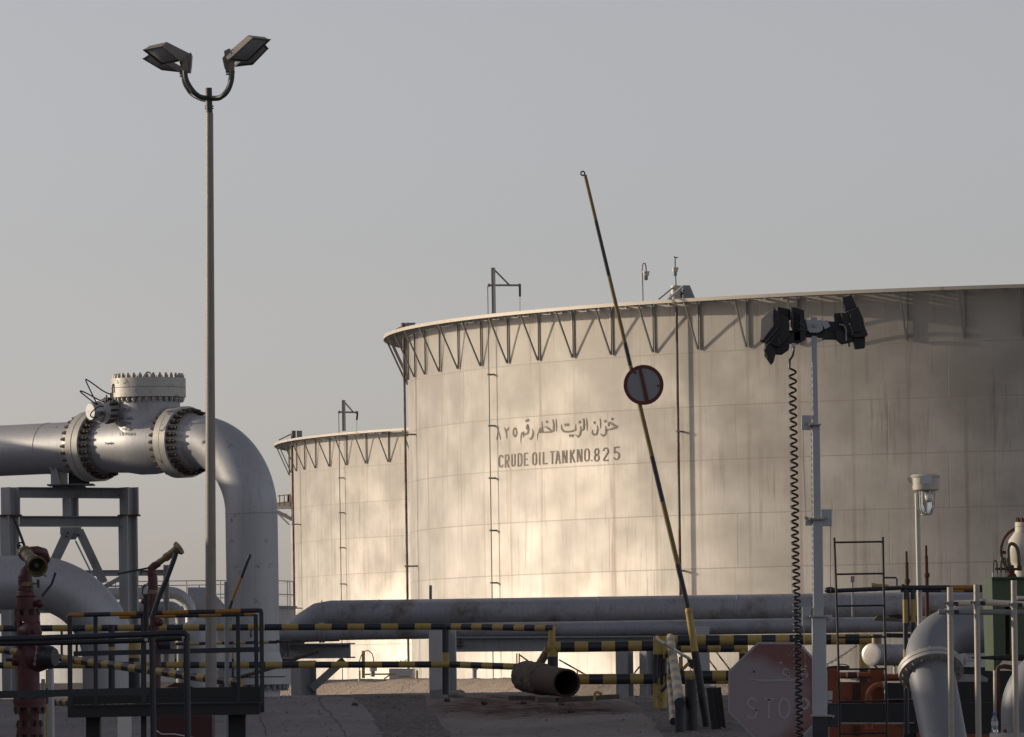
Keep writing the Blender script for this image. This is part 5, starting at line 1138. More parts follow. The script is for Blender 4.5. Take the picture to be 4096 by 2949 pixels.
for c, x, y0, y1, w, dY in (('D', 760, 310, 1415, 50, -.3), ('D', 1040, 300, 1395, 44, 0), ('D', 1562, 270, 1800, 58, 0), ('E', 683, 262, 1375, 42, 0), ('E', 878, 295, 1090, 44, 1.0), ('E', 940, 275, 1362, 44, -.3)):
    part('post', ap, lambda m: m.beam(P(c, x, y0, Yk + dY), P(c, x + (12 if c == 'E' else 4), y1, Yk + dY), S(c, w, Yk), S(c, w, Yk), M['black'], (0, 1, 0)))
part('leg', ap, lambda m: m.beam(P('D', 1020, 1400, Yk + .2), P('D', 1020, 1900, Yk + .2), S('D', 150, Yk), .3, M['blackm'], (0, 1, 0)))
part('leg', ap, lambda m: m.beam(P('E', 678, 1370, Yk + .2), P('E', 682, 1900, Yk + .2), S('E', 185, Yk), .3, M['blackm'], (0, 1, 0)))
rbx = thing('red_cabinet', 'dark red equipment cabinet half hidden under the platform', 'cabinet', P('D', 1900, 1800, 80))
part('body', rbx, lambda m: m.prism(poly('D', [(1640, 1400), (2310, 1395), (2310, 1900), (1640, 1900)], 80), (0, .8, 0), M['maroon']), .01)
part('lid', rbx, lambda m: m.prism(poly('D', [(1800, 1092), (1900, 1040), (2010, 1040), (2120, 1100)], 83), (0, .6, 0), M['maroon']))
part('white_hose', rbx, lambda m: m.path(poly('D', [(1700, 1560), (1760, 1600), (1900, 1600), (2010, 1620), (2200, 1660)], 79.8), S('D', 6, 80), M['white'], 8))
gp = thing('steel_channel', 'grey upright steel channel standing between platform posts and riser', 'post', P('E', 560, 1100, 74))
part('web', gp, lambda m: (m.beam(P('T', 952, 395, 74), P('T', 965, 2600, 74), S('T', 52, 74), .02, M['steel'], (0, 1, 0)), m.beam(P('T', 930, 400, 74), P('T', 942, 2600, 74), .01, .06, M['steel_pale'], (0, 1, 0))))
gp2 = thing('steel_channel', 'pale grey flat post beneath the dark platform', 'post', P('D', 1355, 1800, 78))
part('web', gp2, lambda m: m.beam(P('D', 1355, 1400, 78), P('D', 1355, 1900, 78), S('D', 145, 78), .1, M['white'], (0, 1, 0)))
ws = thing('pipe_stake', 'pale blue-grey upright pipe beside the large red hydrant', 'post', P('D', 565, 1800, 51))
part('tube', ws, lambda m: m.cyl(P('D', 552, 870, 51), P('D', 568, 1900, 51), S('D', 33, 51), M['mast'], n=18))
ws2 = thing('pipe_stake', 'short dull grey stake right behind the large red hydrant', 'post', P('D', 475, 1800, 54))
part('tube', ws2, lambda m: m.cyl(P('D', 470, 1000, 54), P('D', 480, 1900, 54), S('D', 22, 54), M['steel'], n=14))
fh = thing('handrail', 'black front handrail with worn paint crossing the lower left corner', 'railing', P('D', 1660, 1900, Yf))
part('top_rail', fh, lambda m: (m.path(poly('D', [(-60, 566), (500, 552), (1000, 535), (1640, 512), (1960, 500), (2015, 505), (2042, 530), (2040, 580)], Yf), S('D', 33, Yf), M['black'], 14)))
part('second_rail', fh, lambda m: m.path(poly('D', [(-60, 615), (700, 605), (1500, 582), (1980, 558)], Yf + .8), S('D', 28, Yf), M['blackm'], 12))
part('lower_rail', fh, lambda m: m.beam(P('D', -60, 1172, Yf), P('D', 1680, 1130, Yf), .02, S('D', 80, Yf), M['black']))
for x, y0, w in ((1655, 540, 66), (2030, 560, 70)): part('post', fh, lambda m: m.path(poly('D', [(x, y0), (x + 18, 1900)], Yf), S('D', w / 2, Yf), M['black'], 14))
part('lock_ball', fh, lambda m: m.sphere(P('D', 1590, 577, Yf - .06), S('D', 22, Yf), M['tubew'], 12))
bp1 = thing('leaning_bar', 'bent black bar leaning right in front of the distant red hydrant', 'bar', P('D', 1600, 560, Yf + 1))
part('tube', bp1, lambda m: m.path(poly('V', [(1650, 350), (1610, 480), (1460, 880), (1300, 1250), (1120, 1780)], Yf + 1), S('V', 57, Yf), M['black'], 16))
bp2 = thing('leaning_bar', 'thick short black upright bar in front of the distant red hydrant', 'bar', P('D', 1590, 560, Yf + 2))
part('tube', bp2, lambda m: m.path(poly('V', [(1012, 1235), (1005, 1500), (1000, 2200)], Yf + 2), S('V', 62, Yf), M['blackm'], 16))
bp3 = thing('leaning_bar', 'black and ochre striped bar leaning right in front of the riser pipe', 'bar', P('T', 995, 740, Yk + .5))
def lb(m):
    q = poly('T', [(1240, 70), (1135, 345), (1020, 630), (985, 740)], Yk + .4)
    for a, b, k in zip(q, q[1:], ('black', 'orange_y', 'black')): m.cyl(a, b, S('T', 20, Yk), M[k], n=14)
    m.sphere(q[0], S('T', 20, Yk), M['black'], 12)
part('tube', bp3, lb)

# ------------------------------------------------------------------ stop sign
Yo = 57.
ss = thing('stop_sign', 'sun-bleached octagonal stop sign in Arabic and English behind the light mast', 'stop sign', P('H', 850, 1950, Yo))
oc = P('H', 848, 1137, Yo); ap_ = S('H', 540, Yo); tilt = R(-1.2)
def octp(r, dy): return [oc + Vector((math.cos(R(22.5 + 45 * k) + tilt) * r / math.cos(R(22.5)), dy, math.sin(R(22.5 + 45 * k) + tilt) * r / math.cos(R(22.5)))) for k in range(8)]
def sign_mat():
    m = bpy.data.materials.new('bleached_sign'); m.use_nodes = True; t = m.node_tree; b = t.nodes['Principled BSDF']; o = t.nodes.new('ShaderNodeTexCoord').outputs['Object']
    mp = nd(t, 'ShaderNodeMapping'); mp.inputs['Scale'].default_value = (1.15, 1, .75); rel = oc - ss.location; mp.inputs['Location'].default_value = (-(rel.x - .12) * 1.15, -rel.y, -(rel.z - .10) * .75); t.links.new(o, mp.inputs['Vector'])
    # bleaching of the sheet itself: worn most in the middle and lower left
    g = nd(t, 'ShaderNodeTexNoise', Scale=2.2, Detail=4.); t.links.new(o, g.inputs['Vector'])
    sx = t.nodes.new('ShaderNodeSeparateXYZ'); t.links.new(mp.outputs[0], sx.inputs[0])
    a = t.nodes.new('ShaderNodeMath'); a.operation = 'MULTIPLY_ADD'; t.links.new(sx.outputs['X'], a.inputs[0]); a.inputs[1].default_value = .9; a.inputs[2].default_value = .1
    z2_ = t.nodes.new('ShaderNodeMath'); z2_.operation = 'MULTIPLY'; t.links.new(sx.outputs['Z'], z2_.inputs[0]); t.links.new(sx.outputs['Z'], z2_.inputs[1])
    z3 = t.nodes.new('ShaderNodeMath'); z3.operation = 'MULTIPLY_ADD'; t.links.new(z2_.outputs[0], z3.inputs[0]); z3.inputs[1].default_value = 5.; t.links.new(a.outputs[0], z3.inputs[2])
    s_ = t.nodes.new('ShaderNodeMath'); s_.operation = 'MULTIPLY_ADD'; t.links.new(g.outputs[0], s_.inputs[0]); s_.inputs[1].default_value = .7; t.links.new(z3.outputs[0], s_.inputs[2])
    f = nd(t, 'ShaderNodeTexNoise', Scale=60., Detail=3.); t.links.new(o, f.inputs['Vector'])
    c = mix(t, ramp(t, s_.outputs[0], .72, 1.5), (.29, .25, .26), (.21, .085, .078)); c = mix(t, ramp(t, f.outputs[0], .55, .75, (0, 0, 0, 1), (.35, .35, .35, 1)), c, (.32, .27, .27))
    t.links.new(c, b.inputs['Base Color']); b.inputs['Roughness'].default_value = .6; return m
M['signw'] = paint('bleached_white', (.36, .345, .365), .6, 0, .12, 12.)
so = part('plate', ss, lambda m: (m.prism(octp(ap_, 0), (0, .006, 0), M['signw'])))
sm_ = sign_mat()
part('red_field', ss, lambda m: m.prism(octp(ap_ * .955, -.004), (0, .003, 0), sm_))
def onsign(x, y): return P('H', x, y, Yo - .0075)
def letters(m):
    for ch, x0, x1 in (('S', 505, 625), ('T', 695, 805), ('O', 848, 985), ('P', 1080, 1190)):
        y0, y1 = 1208, 1432; f = lambda a, b: onsign(x0 + (x1 - x0) * a, y0 + (y1 - y0) * b)
        SS = {'S': [arc2(.5, .26, .42, .24, -20, -180, 12) + arc2(.5, .74, .42, .24, -90, 160, 14)], 'T': [[(0, .05), (1, .05)], [(.5, .05), (.5, 1)]], 'O': [arc2(.5, .5, .42, .46, 0, 360, 28)], 'P': [[(.12, 0), (.12, 1)], [(.12, .05), (.5, .05)] + arc2(.5, .28, .4, .23, -90, 90) + [(.12, .51)]]}[ch]
        for s_ in SS: ribbon(m, [(x0 + (x1 - x0) * a, y0 + (y1 - y0) * b) for a, b in s_], 30, onsign, M['signw'])
part('stop_lettering', ss, letters)
def arab(m):
    ribbon(m, arc2(935, 925, 32, 34, 20, 330, 14), 20, onsign, M['signw']); ribbon(m, [(968, 925), (968, 975), (945, 1000)], 24, onsign, M['signw']); ribbon(m, [(515, 1000), (700, 1018), (960, 1012), (1150, 1002)], [6, 26, 26, 22], onsign, M['signw'])
    ribbon(m, arc2(1125, 920, 28, 32, 0, 360, 16), 18, onsign, M['signw']); ribbon(m, [(1155, 920), (1170, 960), (1140, 1005)], 22, onsign, M['signw'])
    for x, y in ((880, 822), (1100, 860), (1150, 860)): m.face([onsign(x - 17, y), onsign(x, y - 17), onsign(x + 17, y), onsign(x, y + 17)], M['signw'])
part('arabic_lettering', ss, arab)
for x, y in ((588, 918), (610, 1338)): part('bolt', ss, lambda m: m.cyl(onsign(x, y), onsign(x, y) - Vector((0, .008, 0)), .008, M['blackm'], n=10))
part('post', ss, lambda m: m.cyl(P('H', 790, 700, Yo + .06), P('H', 805, 2100, Yo + .06), .03, M['steel'], n=14))

# ------------------------------------------------------------------ telescopic light mast with black flood heads
Ym = 53.
lm = thing('light_mast', 'telescopic grey mast carrying black floodlight heads and a coiled cable', 'light tower', P('H', 1310, 2100, Ym))
def sect(m, a, b, w, mat, dY=0): m.beam(a, b, w, w, mat, (0, 1, 0))
segs = [(P('K', 952, 760, Ym), P('L', 632, 960, Ym), 21), (P('L', 621, 190, Ym), P('H', 1285, 330, Ym), 30), (P('L', 633, 940, Ym), P('H', 1300, 1400, Ym), 39), (P('H', 1292, 318, Ym), P('H', 1304, 1405, Ym), 55), (P('H', 1306, 1410, Ym), P('H', 1316, 2100, Ym), 62)]
for i, (a, b, w) in enumerate(segs[:3]): part('mast_section', lm, lambda m: sect(m, a, b, S('', w, Ym), M['mast']), .004)
part('mast_section', lm, lambda m: sect(m, *segs[3][:2], S('', segs[3][2], Ym), M['mast']), .006)
part('mast_base', lm, lambda m: sect(m, *segs[4][:2], S('', segs[4][2], Ym), M['black']), .006)
for c, x0, x1, y, h in (('L', 565, 660, 197, 14), ('L', 568, 690, 943, 16), ('H', 1190, 1380, 318, 24), ('H', 1205, 1430, 1400, 24)):
    part('collar', lm, lambda m: m.beam(P(c, x0, y, Ym - .03), P(c, x1, y, Ym - .03), .1, S(c, h, Ym), M['tubew']), .004)
for c, x0, x1, y0, y1 in (('L', 508, 585, 122, 238), ('L', 668, 748, 866, 1000), ('L', 535, 592, 930, 995), ('H', 1112, 1205, 215, 420), ('H', 1365, 1440, 300, 385), ('H', 1390, 1510, 1290, 1520)):
    o = part('pulley_plate', lm, lambda m: m.prism(poly(c, [(x0, y1), (x1, y1), (x1, y0), (x0, y0)], Ym - .02), (0, .03, 0), M['mast'] if y0 != 1290 else M['black']), .004)
    part('pin', o, lambda m: m.cyl(P(c, (x0 + x1) / 2, (y0 + y1) / 2 + 2, Ym - .02), P(c, (x0 + x1) / 2, (y0 + y1) / 2 + 2, Ym - .04), .012, M['tubew'], n=10))
for c, pts in (('L', [(520, 238), (524, 520), (530, 700), (541, 920)]), ('L', [(738, 998), (737, 1633)]), ('H', [(1420, 0), (1418, 260)]), ('H', [(1130, 420), (1145, 800), (1165, 1300)])):
    part('hoist_cable', lm, lambda m: m.path(poly(c, pts, Ym - .03), S(c, 2.6, Ym), M['steel'], 6))
part('shackle', lm, lambda m: m.torus(P('L', 542, 932, Ym - .03), (0, 1, 0), S('L', 9, Ym), S('L', 3, Ym), M['blackm'], 14, 5))
def dash(m):
    q = [P('K', 922, 1150, Ym), P('K', 930, 1633, Ym), P('L', 594, 180, Ym), P('L', 583, 260, Ym), P('L', 592, 940, Ym), P('L', 592, 1010, Ym), P('L', 600, 1633, Ym), P('H', 1232, 300, Ym)]
    w = S('', 5.5, Ym)
    for a, b in zip(q, q[1:]):
        L = (b - a).length; n = max(1, int(L / .047)); d = (b - a) / n
        for i in range(n): m.beam(a + d * i + Vector((0, -.004, 0)), a + d * (i + .62) + Vector((0, -.004, 0)), w, .012, M['white'], (0, 1, 0))
part('perforated_strip', lm, dash)
def coil(m):
    keys = [(P('L', 437, -40, Ym - .25), 34), (P('L', 443, 300, Ym - .25), 33), (P('L', 453, 900, Ym - .25), 29), (P('L', 464, 1500, Ym - .25), 27), (P('H', 1050, 60, Ym - .25), 26), (P('H', 1062, 700, Ym - .25), 25), (P('H', 1085, 1900, Ym - .25), 26)]
    top = P('K', 680, 1160, Ym - .25); keys = [(top, 38)] + keys
    pts = [P('K', 700, 890, Ym - .2), P('K', 698, 950, Ym - .2), P('K', 685, 1010, Ym - .22), P('K', 650, 1060, Ym - .25)]; ph = math.pi; Rc = S('', 13.5, Ym)
    for (a, pa_), (b, pb_) in zip(keys, keys[1:]):
        L = (b - a).length; n = max(2, int(L / S('', pa_, Ym) * 14))
        for i in range(n):
            f = i / n; pch = S('', pa_ + (pb_ - pa_) * f, Ym); c = a + (b - a) * f; ph += L / n / pch * 2 * math.pi
            Rv = Rc * (1 + .10 * NZ.noise(Vector((ph * .13, 0, 4)))); pts.append(c + Vector((.15 * Rc * NZ.noise(Vector((ph * .05, 7, 1))), 0, 0)) + Vector((Rv * math.cos(ph), Rv * math.sin(ph), 0)))
    m.path(pts, S('', 4.6, Ym), M['rubber'], 7)
part('coiled_cable', lm, coil)
part('cable_gland', lm, lambda m: m.cyl(P('K', 700, 850, Ym - .2), P('K', 700, 900, Ym - .2), S('K', 26, Ym), M['mast'], n=12))
part('head_block', lm, lambda m: (m.prism(poly('K', [(845, 560), (1060, 560), (1060, 690), (1005, 720), (905, 720), (870, 690)], Ym - .04), (0, .08, 0), M['mast']), m.prism(poly('K', [(918, 520), (990, 520), (990, 562), (918, 562)], Ym - .04), (0, .06, 0), M['mast']), m.cyl(P('K', 960, 625, Ym - .04), P('K', 960, 625, Ym - .07), S('K', 24, Ym), M['tubew'], n=14)), .003)
part('cross_arm', lm, lambda m: (m.beam(P('K', 680, 620, Ym + .02), P('K', 1330, 650, Ym + .02), .07, S('K', 120, Ym), M['blackm']), m.beam(P('K', 520, 730, Ym + .04), P('K', 1220, 745, Ym + .04), .07, S('K', 80, Ym), M['blackm']), m.beam(P('K', 1075, 575, Ym - .02), P('K', 1120, 660, Ym - .02), .05, .05, M['mast'])))
M['casing'] = paint('black_casing', (.018, .019, .022), .45, 0, .3, 12.); M['dustglass'] = paint('dust_film_glass', (.40, .36, .30), .35, 0, .2, 10., (.2, .18, .15), 12., .6, .75)
def head(name, front, ext, face_mat, Y, fins):
    f = poly('K', front, Y); e = Vector(ext); n = len(f); cen = sum(f, Vector()) / n
    o = part('floodlight_head', lm, lambda m: (m.prism(f, e * .45, M['casing']), m.prism([cen + (p - cen) * .78 + e * .45 for p in f], e * .55, M['casing'])), .004)
    part('lens', o, lambda m: m.face([cen + (p - cen) * .93 - e * .012 for p in f], face_mat))
    def fin(m):
        for t in fins: m.prism([cen + (p - cen) * .86 + e * t for p in f], e * .05, M['blackm'])
    part('cooling_fins', o, fin); return o
k_ = S('K', 1, Ym)
M['edge'] = paint('worn_edge', (.10, .095, .085), .5, 0, .3, 20.)
def head2(polys, lens=None, edges=()):
    o = part('floodlight_head', lm, lambda m: [m.prism(poly('K', [(x, y) for x, y in pp], Ym + y0), (0, d, 0), M[mt]) for pp, y0, d, mt in polys], .004)
    if lens: part('lens', o, lambda m: m.prism(poly('K', lens[0], Ym + lens[1]), (.005, .03, 0), M['dustglass']), .003)
    for pp, y0, w in edges: part('rim', o, lambda m: m.path(poly('K', pp, Ym + y0), S('K', w, Ym), M['edge'], 6))
    return o
head2([([(425, 405), (462, 412), (515, 470), (525, 650), (360, 850), (280, 822), (300, 560)], -.16, .10, 'casing'), ([(470, 480), (640, 520), (650, 760), (520, 900), (360, 850), (500, 660)], -.10, .20, 'casing'), ([(495, 392), (560, 425), (645, 432), (640, 520), (490, 500)], -.02, .10, 'blackm')],
      ([(428, 414), (292, 556), (285, 806), (318, 806), (440, 640), (444, 520)], -.19), [([(440, 410), (448, 640), (300, 820)], -.20, 5), ([(505, 660), (350, 840)], -.20, 6), ([(520, 700), (370, 870)], -.18, 5)])
head2([([(340, 850), (335, 1000), (420, 1118), (450, 1085), (480, 960), (420, 870)], -.12, .08, 'casing'), ([(380, 850), (440, 980), (560, 985), (640, 930), (650, 840), (520, 780)], -.06, .16, 'blackm')], None, [([(330, 930), (378, 1040)], -.13, 8), ([(360, 860), (350, 920)], -.13, 5), ([(500, 780), (520, 850)], -.13, 9)])
head2([([(660, 400), (702, 393), (700, 700), (672, 640)], -.12, .12, 'casing'), ([(705, 398), (830, 440), (835, 800), (700, 830), (700, 700)], -.05, .20, 'blackm'), ([(770, 500), (850, 560), (850, 800), (780, 840)], -.09, .1, 'casing')], None, [([(668, 405), (690, 690)], -.13, 4), ([(770, 600), (830, 640)], -.11, 8), ([(760, 680), (820, 676)], -.11, 7)])
head2([([(1300, 290), (1420, 245), (1482, 392), (1345, 452)], -.06, .16, 'casing'), ([(1290, 470), (1345, 470), (1500, 390), (1570, 560), (1582, 640), (1625, 745), (1590, 772), (1440, 780), (1320, 690)], -.10, .24, 'casing'), ([(1435, 770), (1590, 780), (1586, 905), (1465, 920)], -.05, .14, 'blackm'), ([(1400, 480), (1520, 560), (1540, 700), (1430, 720)], -.14, .06, 'blackm')],
      None, [([(1308, 300), (1312, 410), (1345, 450)], -.08, 9), ([(1395, 600), (1435, 740)], -.15, 8), ([(1430, 430), (1460, 425)], -.13, 6), ([(1520, 650), (1560, 640)], -.15, 6)])
for y in (470, 520, 570, 620, 670): part('cooling_fin', lm, lambda m: m.beam(P('K', 706, y, Ym - .055), P('K', 765, y + 22, Ym - .055), .02, S('K', 9, Ym), M['casing']))
part('visor', lm, lambda m: m.prism(poly('K', [(495, 392), (660, 430), (660, 560), (480, 560)], Ym + .05), (0, .1, 0), M['casing']), .003)
part('visor', lm, lambda m: m.prism(poly('K', [(1195, 480), (1285, 470), (1300, 600), (1215, 600)], Ym), (0, .08, 0), M['casing']), .003)
part('control_box', lm, lambda m: (m.prism(poly('K', [(1060, 580), (1290, 580), (1310, 640), (1290, 800), (1060, 795)], Ym), (0, .14, 0), M['casing']), m.prism(poly('K', [(1215, 690), (1420, 690), (1440, 830), (1300, 860), (1230, 800)], Ym - .05), (0, .12, 0), M['casing']), m.prism(poly('K', [(480, 720), (850, 700), (850, 800), (760, 850), (640, 850), (480, 930)], Ym - .05), (0, .12, 0), M['casing'])), .004)
part('wire_loop', lm, lambda m: m.path(poly('K', [(1270, 615), (1330, 630), (1352, 680), (1352, 820)], Ym - .12), S('K', 9, Ym), M['tubew'], 6))
part('pointer', lm, lambda m: m.cyl(P('K', 1378, 800, Ym - .05), P('K', 1392, 895, Ym - .05), S('K', 10, Ym), M['casing'], n=8))
for x, y in ((445, 605), (445, 430), (1395, 612)): part('screw', lm, lambda m: m.sphere(P('K', x, y, Ym - .16), S('K', 12, Ym), M['tubew'], 8))

# ------------------------------------------------------------------ black ladder and top rail on the right
Yw = 64.
ld = thing('ladder', 'black steel ladder rising out of the pump skid, right of the light mast', 'ladder', P('H', 1770, 1270, Yw))
part('stile', ld, lambda m: m.path([P('J', 93, 1008, Yw), P('H', 1482, 0, Yw), P('H', 1520, 1262, Yw), P('H', 1526, 1800, Yw)], S('', 4.6, Yw), M['blackm'], 10))
part('stile', ld, lambda m: m.path([P('J', 581, 1000, Yw), P('H', 2000, 0, Yw), P('H', 2030, 1262, Yw), P('H', 2038, 1800, Yw)], S('', 4.8, Yw), M['blackm'], 10))
for c, x0, x1, y in (('J', 98, 585, 1052), ('J', 105, 592, 1372), ('H', 1490, 2005, 202), ('H', 1500, 2010, 545), ('H', 1508, 2020, 892), ('H', 1518, 2030, 1245), ('H', 1522, 2036, 1590)):
    part('rung', ld, lambda m: m.cyl(P(c, x0, y + 4, Yw), P(c, x1, y - 4, Yw), S('', 3.8, Yw), M['blackm'], n=8))
part('hook_bar', ld, lambda m: m.path(poly('J', [(600, 1410), (712, 1410), (722, 1425), (722, 1500)], Yw), S('J', 9, Yw), M['blackm'], 8))
Yu = 66.
dr_ = thing('handrail', 'thick black horizontal rail with yellow patches behind the scaffold tubes', 'railing', P('I', 600, 760, Yu))
part('top_rail', dr_, lambda m: (m.cyl(P('J', 40, 1545, Yu), P('J', 760, 1512, Yu), S('J', 22, Yu), M['black'], n=16), m.cyl(P('J', 760, 1512, Yu), P('J', 1250, 1510, Yu), S('J', 25, Yu), M['black'], n=16), m.cyl(P('J', 1250, 1510, Yu), P('J', 1490, 1508, Yu), S('J', 25.2, Yu), M['orange_y'], n=16), m.cyl(P('J', 1490, 1508, Yu), P('J', 1900, 1506, Yu), S('J', 25, Yu), M['black'], n=16), m.sphere(P('J', 785, 1508, Yu), S('J', 34, Yu), M['blackm'], 14), m.sphere(P('J', 50, 1535, Yu), S('J', 38, Yu), M['rubber'], 14, (1.6, 1, .9))))
part('second_rail', dr_, lambda m: m.stripes(P('J', 760, 1545, Yu + .8), P('J', 1620, 1545, Yu + .8), S('J', 14, Yu), S('J', 230, Yu), M['black'], M['orange_y'], 10, S('J', 410, Yu)))
part('lower_bar', dr_, lambda m: m.beam(P('I', 395, 525, Yu + .2), P('I', 660, 530, Yu + .2), .05, S('I', 48, Yu), M['blackm']))
def yb(m, x, cuts, w):
    for i, (a, b) in enumerate(zip(cuts, cuts[1:])): m.cyl(P('I', x + a * .012, a, Yu), P('I', x + b * .012, b, Yu), S('I', w / 2, Yu), M['black'] if i % 2 == 0 else M['yellow'], n=14)
part('post', dr_, lambda m: yb(m, 598, [20, 135, 390, 680, 770, 1600], 54)); part('post', dr_, lambda m: yb(m, 686, [20, 135, 385, 700], 52))
ysb = thing('yellow_pipe', 'short yellow pipe stub poking out behind the black ladder', 'pipe', P('J', 520, 1500, 72))
part('tube', ysb, lambda m: (m.cyl(P('J', 478, 1490, 72), P('J', 640, 1502, 72), S('J', 23, 72), M['yellow'], n=16), m.cyl(P('J', 465, 1489, 72), P('J', 500, 1491, 72), S('J', 28, 72), M['yellow'], n=16)))
for x, yt, lab, col_, ws_ in ((818, 1145, 'shorter rusty standpipe left of the grey lamp pole', 'rust', 1), (1015, 1085, 'taller rusty standpipe right of the grey lamp pole', 'rust', 1)):
    s_ = thing('rusty_standpipe', lab, 'pipe', P('J', x, 1700, 67), 'thin rusty standpipes behind the black rail')
    part('tube', s_, lambda m: (m.cyl(P('J', x, yt, 67), P('J', x + 3, yt + 110, 67), S('J', 12, 67), M['rust'], n=12), m.cyl(P('J', x + 3, yt + 105, 67), P('J', x + 8, yt + 310, 67), S('J', 17, 67), M['rust'], n=12), m.cyl(P('J', x + 8, yt + 300, 67), P('J', x + 14, 1900, 67), S('J', 19, 67), M['rust'], n=12)))
    part('coupling', s_, lambda m: m.lathe(P('J', x + 9, yt + 275, 67), (0, 0, -1), [(0, S('J', 18, 67)), (.01, S('J', 28, 67)), (.04, S('J', 28, 67)), (.05, S('J', 22, 67))], M['rust'], 12))
sgn = thing('small_sign', 'tiny grey sign on a thin stake against the big tank', 'sign', P('J', 278, 1700, 135))
part('plate', sgn, lambda m: m.prism(poly('J', [(258, 1458), (295, 1458), (295, 1394), (258, 1394)], 135), (0, .03, 0), M['steel'])); part('stake', sgn, lambda m: m.cyl(P('J', 276, 1458, 135), P('J', 278, 1800, 135), .02, M['steel'], n=8))

# ------------------------------------------------------------------ well-glass lamp on its pole
Ye = 66.
wl_ = thing('yard_lamp', 'grey well-glass lamp with wire guard tilted on a slim pole', 'lamp', P('J', 960, 1700, Ye))
part('pole', wl_, lambda m: m.cyl(P('J', 925, 560, Ye + .1), P('J', 955, 1900, Ye + .1), S('J', 25, Ye), M['lampbody'], S('J', 27, Ye), n=18))
uL = Vector((.17, -.42, -1)).normalized(); cL = P('J', 1012, 462, Ye)
cage_lamp(M['lampbody'], M['glass'], wl_, cL, uL, S('J', 146, Ye))
part('bulb', wl_, lambda m: m.lathe_s(cL + uL * S('J', 80, Ye), uL, [(0, .015), (.04, .04), (.09, .045), (.12, .03), (.13, 0)], M['white'], 14))
part('ear', wl_, lambda m: m.prism(poly('J', [(822, 410), (850, 402), (872, 445), (852, 475)], Ye - .02), (0, .03, 0), M['lampbody'])); part('patch', wl_, lambda m: m.prism(poly('J', [(955, 395), (1075, 372), (1070, 462), (950, 470)], Ye - .165), (0, .004, 0), M['sticker']))

# ------------------------------------------------------------------ engine pump set on its black skid
Yn = 72.
en = thing('engine_pump', 'orange engine pump set with louvred hood and pipe bends, behind the black ladder', 'engine', P('Z', 700, 1700, Yn))
part('hood', en, lambda m: m.prism(poly('Z', [(200, 640), (385, 640), (400, 830), (850, 830), (850, 1140), (200, 1140)], Yn), (0, 1.2, 0), M['orange']), .01)
part('hood_lid', en, lambda m: m.prism(poly('Z', [(215, 605), (370, 590), (520, 600), (545, 635), (200, 640)], Yn + .1), (0, .8, 0), M['red']))
part('lower_frame', en, lambda m: (m.prism(poly('Z', [(245, 1440), (1500, 1440), (1500, 1900), (245, 1900)], Yn + .1), (0, .8, 0), M['orange'])), .01)
part('louvre', en, lambda m: [m.beam(P('Z', x, y, Yn - .01), P('Z', x, y + 44, Yn - .01), S('Z', 12, Yn), .01, M['blackm'], (0, 1, 0)) for x in (590, 615, 640, 665, 690) for y in (860, 910, 960, 1010, 1060)])
part('louvre', en, lambda m: [m.beam(P('Z', x, y, Yn + .08), P('Z', x, y + 44, Yn + .08), S('Z', 12, Yn), .01, M['blackm'], (0, 1, 0)) for x in (590, 620, 650, 680) for y in (1460, 1510, 1560)])
part('air_pipe', en, lambda m: m.cyl(P('Z', 400, 735, Yn - .05), P('Z', 840, 735, Yn - .05), S('Z', 48, Yn), M['orange'], n=20))
for x in (495, 655): part('hose_clamp', en, lambda m: m.cyl(P('Z', x - 12, 735, Yn - .05), P('Z', x + 16, 735, Yn - .05), S('Z', 53, Yn), M['tubew'], n=20))
part('rubber_sleeve', en, lambda m: m.cyl(P('Z', 505, 735, Yn - .05), P('Z', 645, 735, Yn - .05), S('Z', 50, Yn), M['rust'], n=20))
part('pillar', en, lambda m: m.prism(poly('Z', [(832, 650), (1042, 650), (1042, 1140), (832, 1140)], Yn + .05), (0, .3, 0), M['orange']), .008)
part('cross_pipe', en, lambda m: m.cyl(P('Z', 1040, 765, Yn), P('Z', 1340, 765, Yn), S('Z', 52, Yn), M['orange'], n=20))
part('elbow', en, lambda m: m.path(bend(P('Z', 1045, 885, Yn - .2), (-1, 0, 0), (0, 0, -1), S('Z', 170, Yn), S('Z', 60, Yn), .35, 16), S('Z', 55, Yn), M['orange'], 20))
part('elbow_clamp', en, lambda m: m.cyl(P('Z', 1020, 885, Yn - .2), P('Z', 1050, 885, Yn - .2), S('Z', 64, Yn), M['tubew'], n=20))
part('black_box', en, lambda m: m.prism(poly('Z', [(1088, 840), (1440, 845), (1440, 1075), (1088, 1075)], Yn - .1), (0, .4, 0), M['blackm']), .01)
part('side_plate', en, lambda m: m.prism(poly('Z', [(1110, 1085), (1470, 1085), (1470, 1140), (1110, 1140)], Yn + .15), (0, .3, 0), M['red']))
part('data_plate', en, lambda m: (m.prism(poly('Z', [(212, 962), (290, 962), (290, 1092), (212, 1092)], Yn - .012), (0, .006, 0), M['sticker']), [m.beam(P('Z', 220, y, Yn - .014), P('Z', 220 + w, y, Yn - .014), .002, S('Z', 5, Yn), M['steel']) for y, w in ((985, 55), (1005, 40), (1022, 60), (1045, 35), (1068, 58))], m.prism(poly('Z', [(215, 1115), (285, 1115), (285, 1132), (215, 1132)], Yn - .012), (0, .006, 0), M['sticker'])))
part('wiring', en, lambda m: (m.path(poly('Z', [(560, 795), (620, 800), (700, 790), (780, 810), (830, 850)], Yn - .1), S('Z', 7, Yn), M['rubber'], 6), m.path(poly('Z', [(640, 810), (720, 820), (770, 850)], Yn - .1), S('Z', 7, Yn), M['rubber'], 6), m.path(poly('Z', [(380, 575), (440, 572), (500, 585), (545, 615)], Yn), S('Z', 8, Yn), M['red'], 6)))
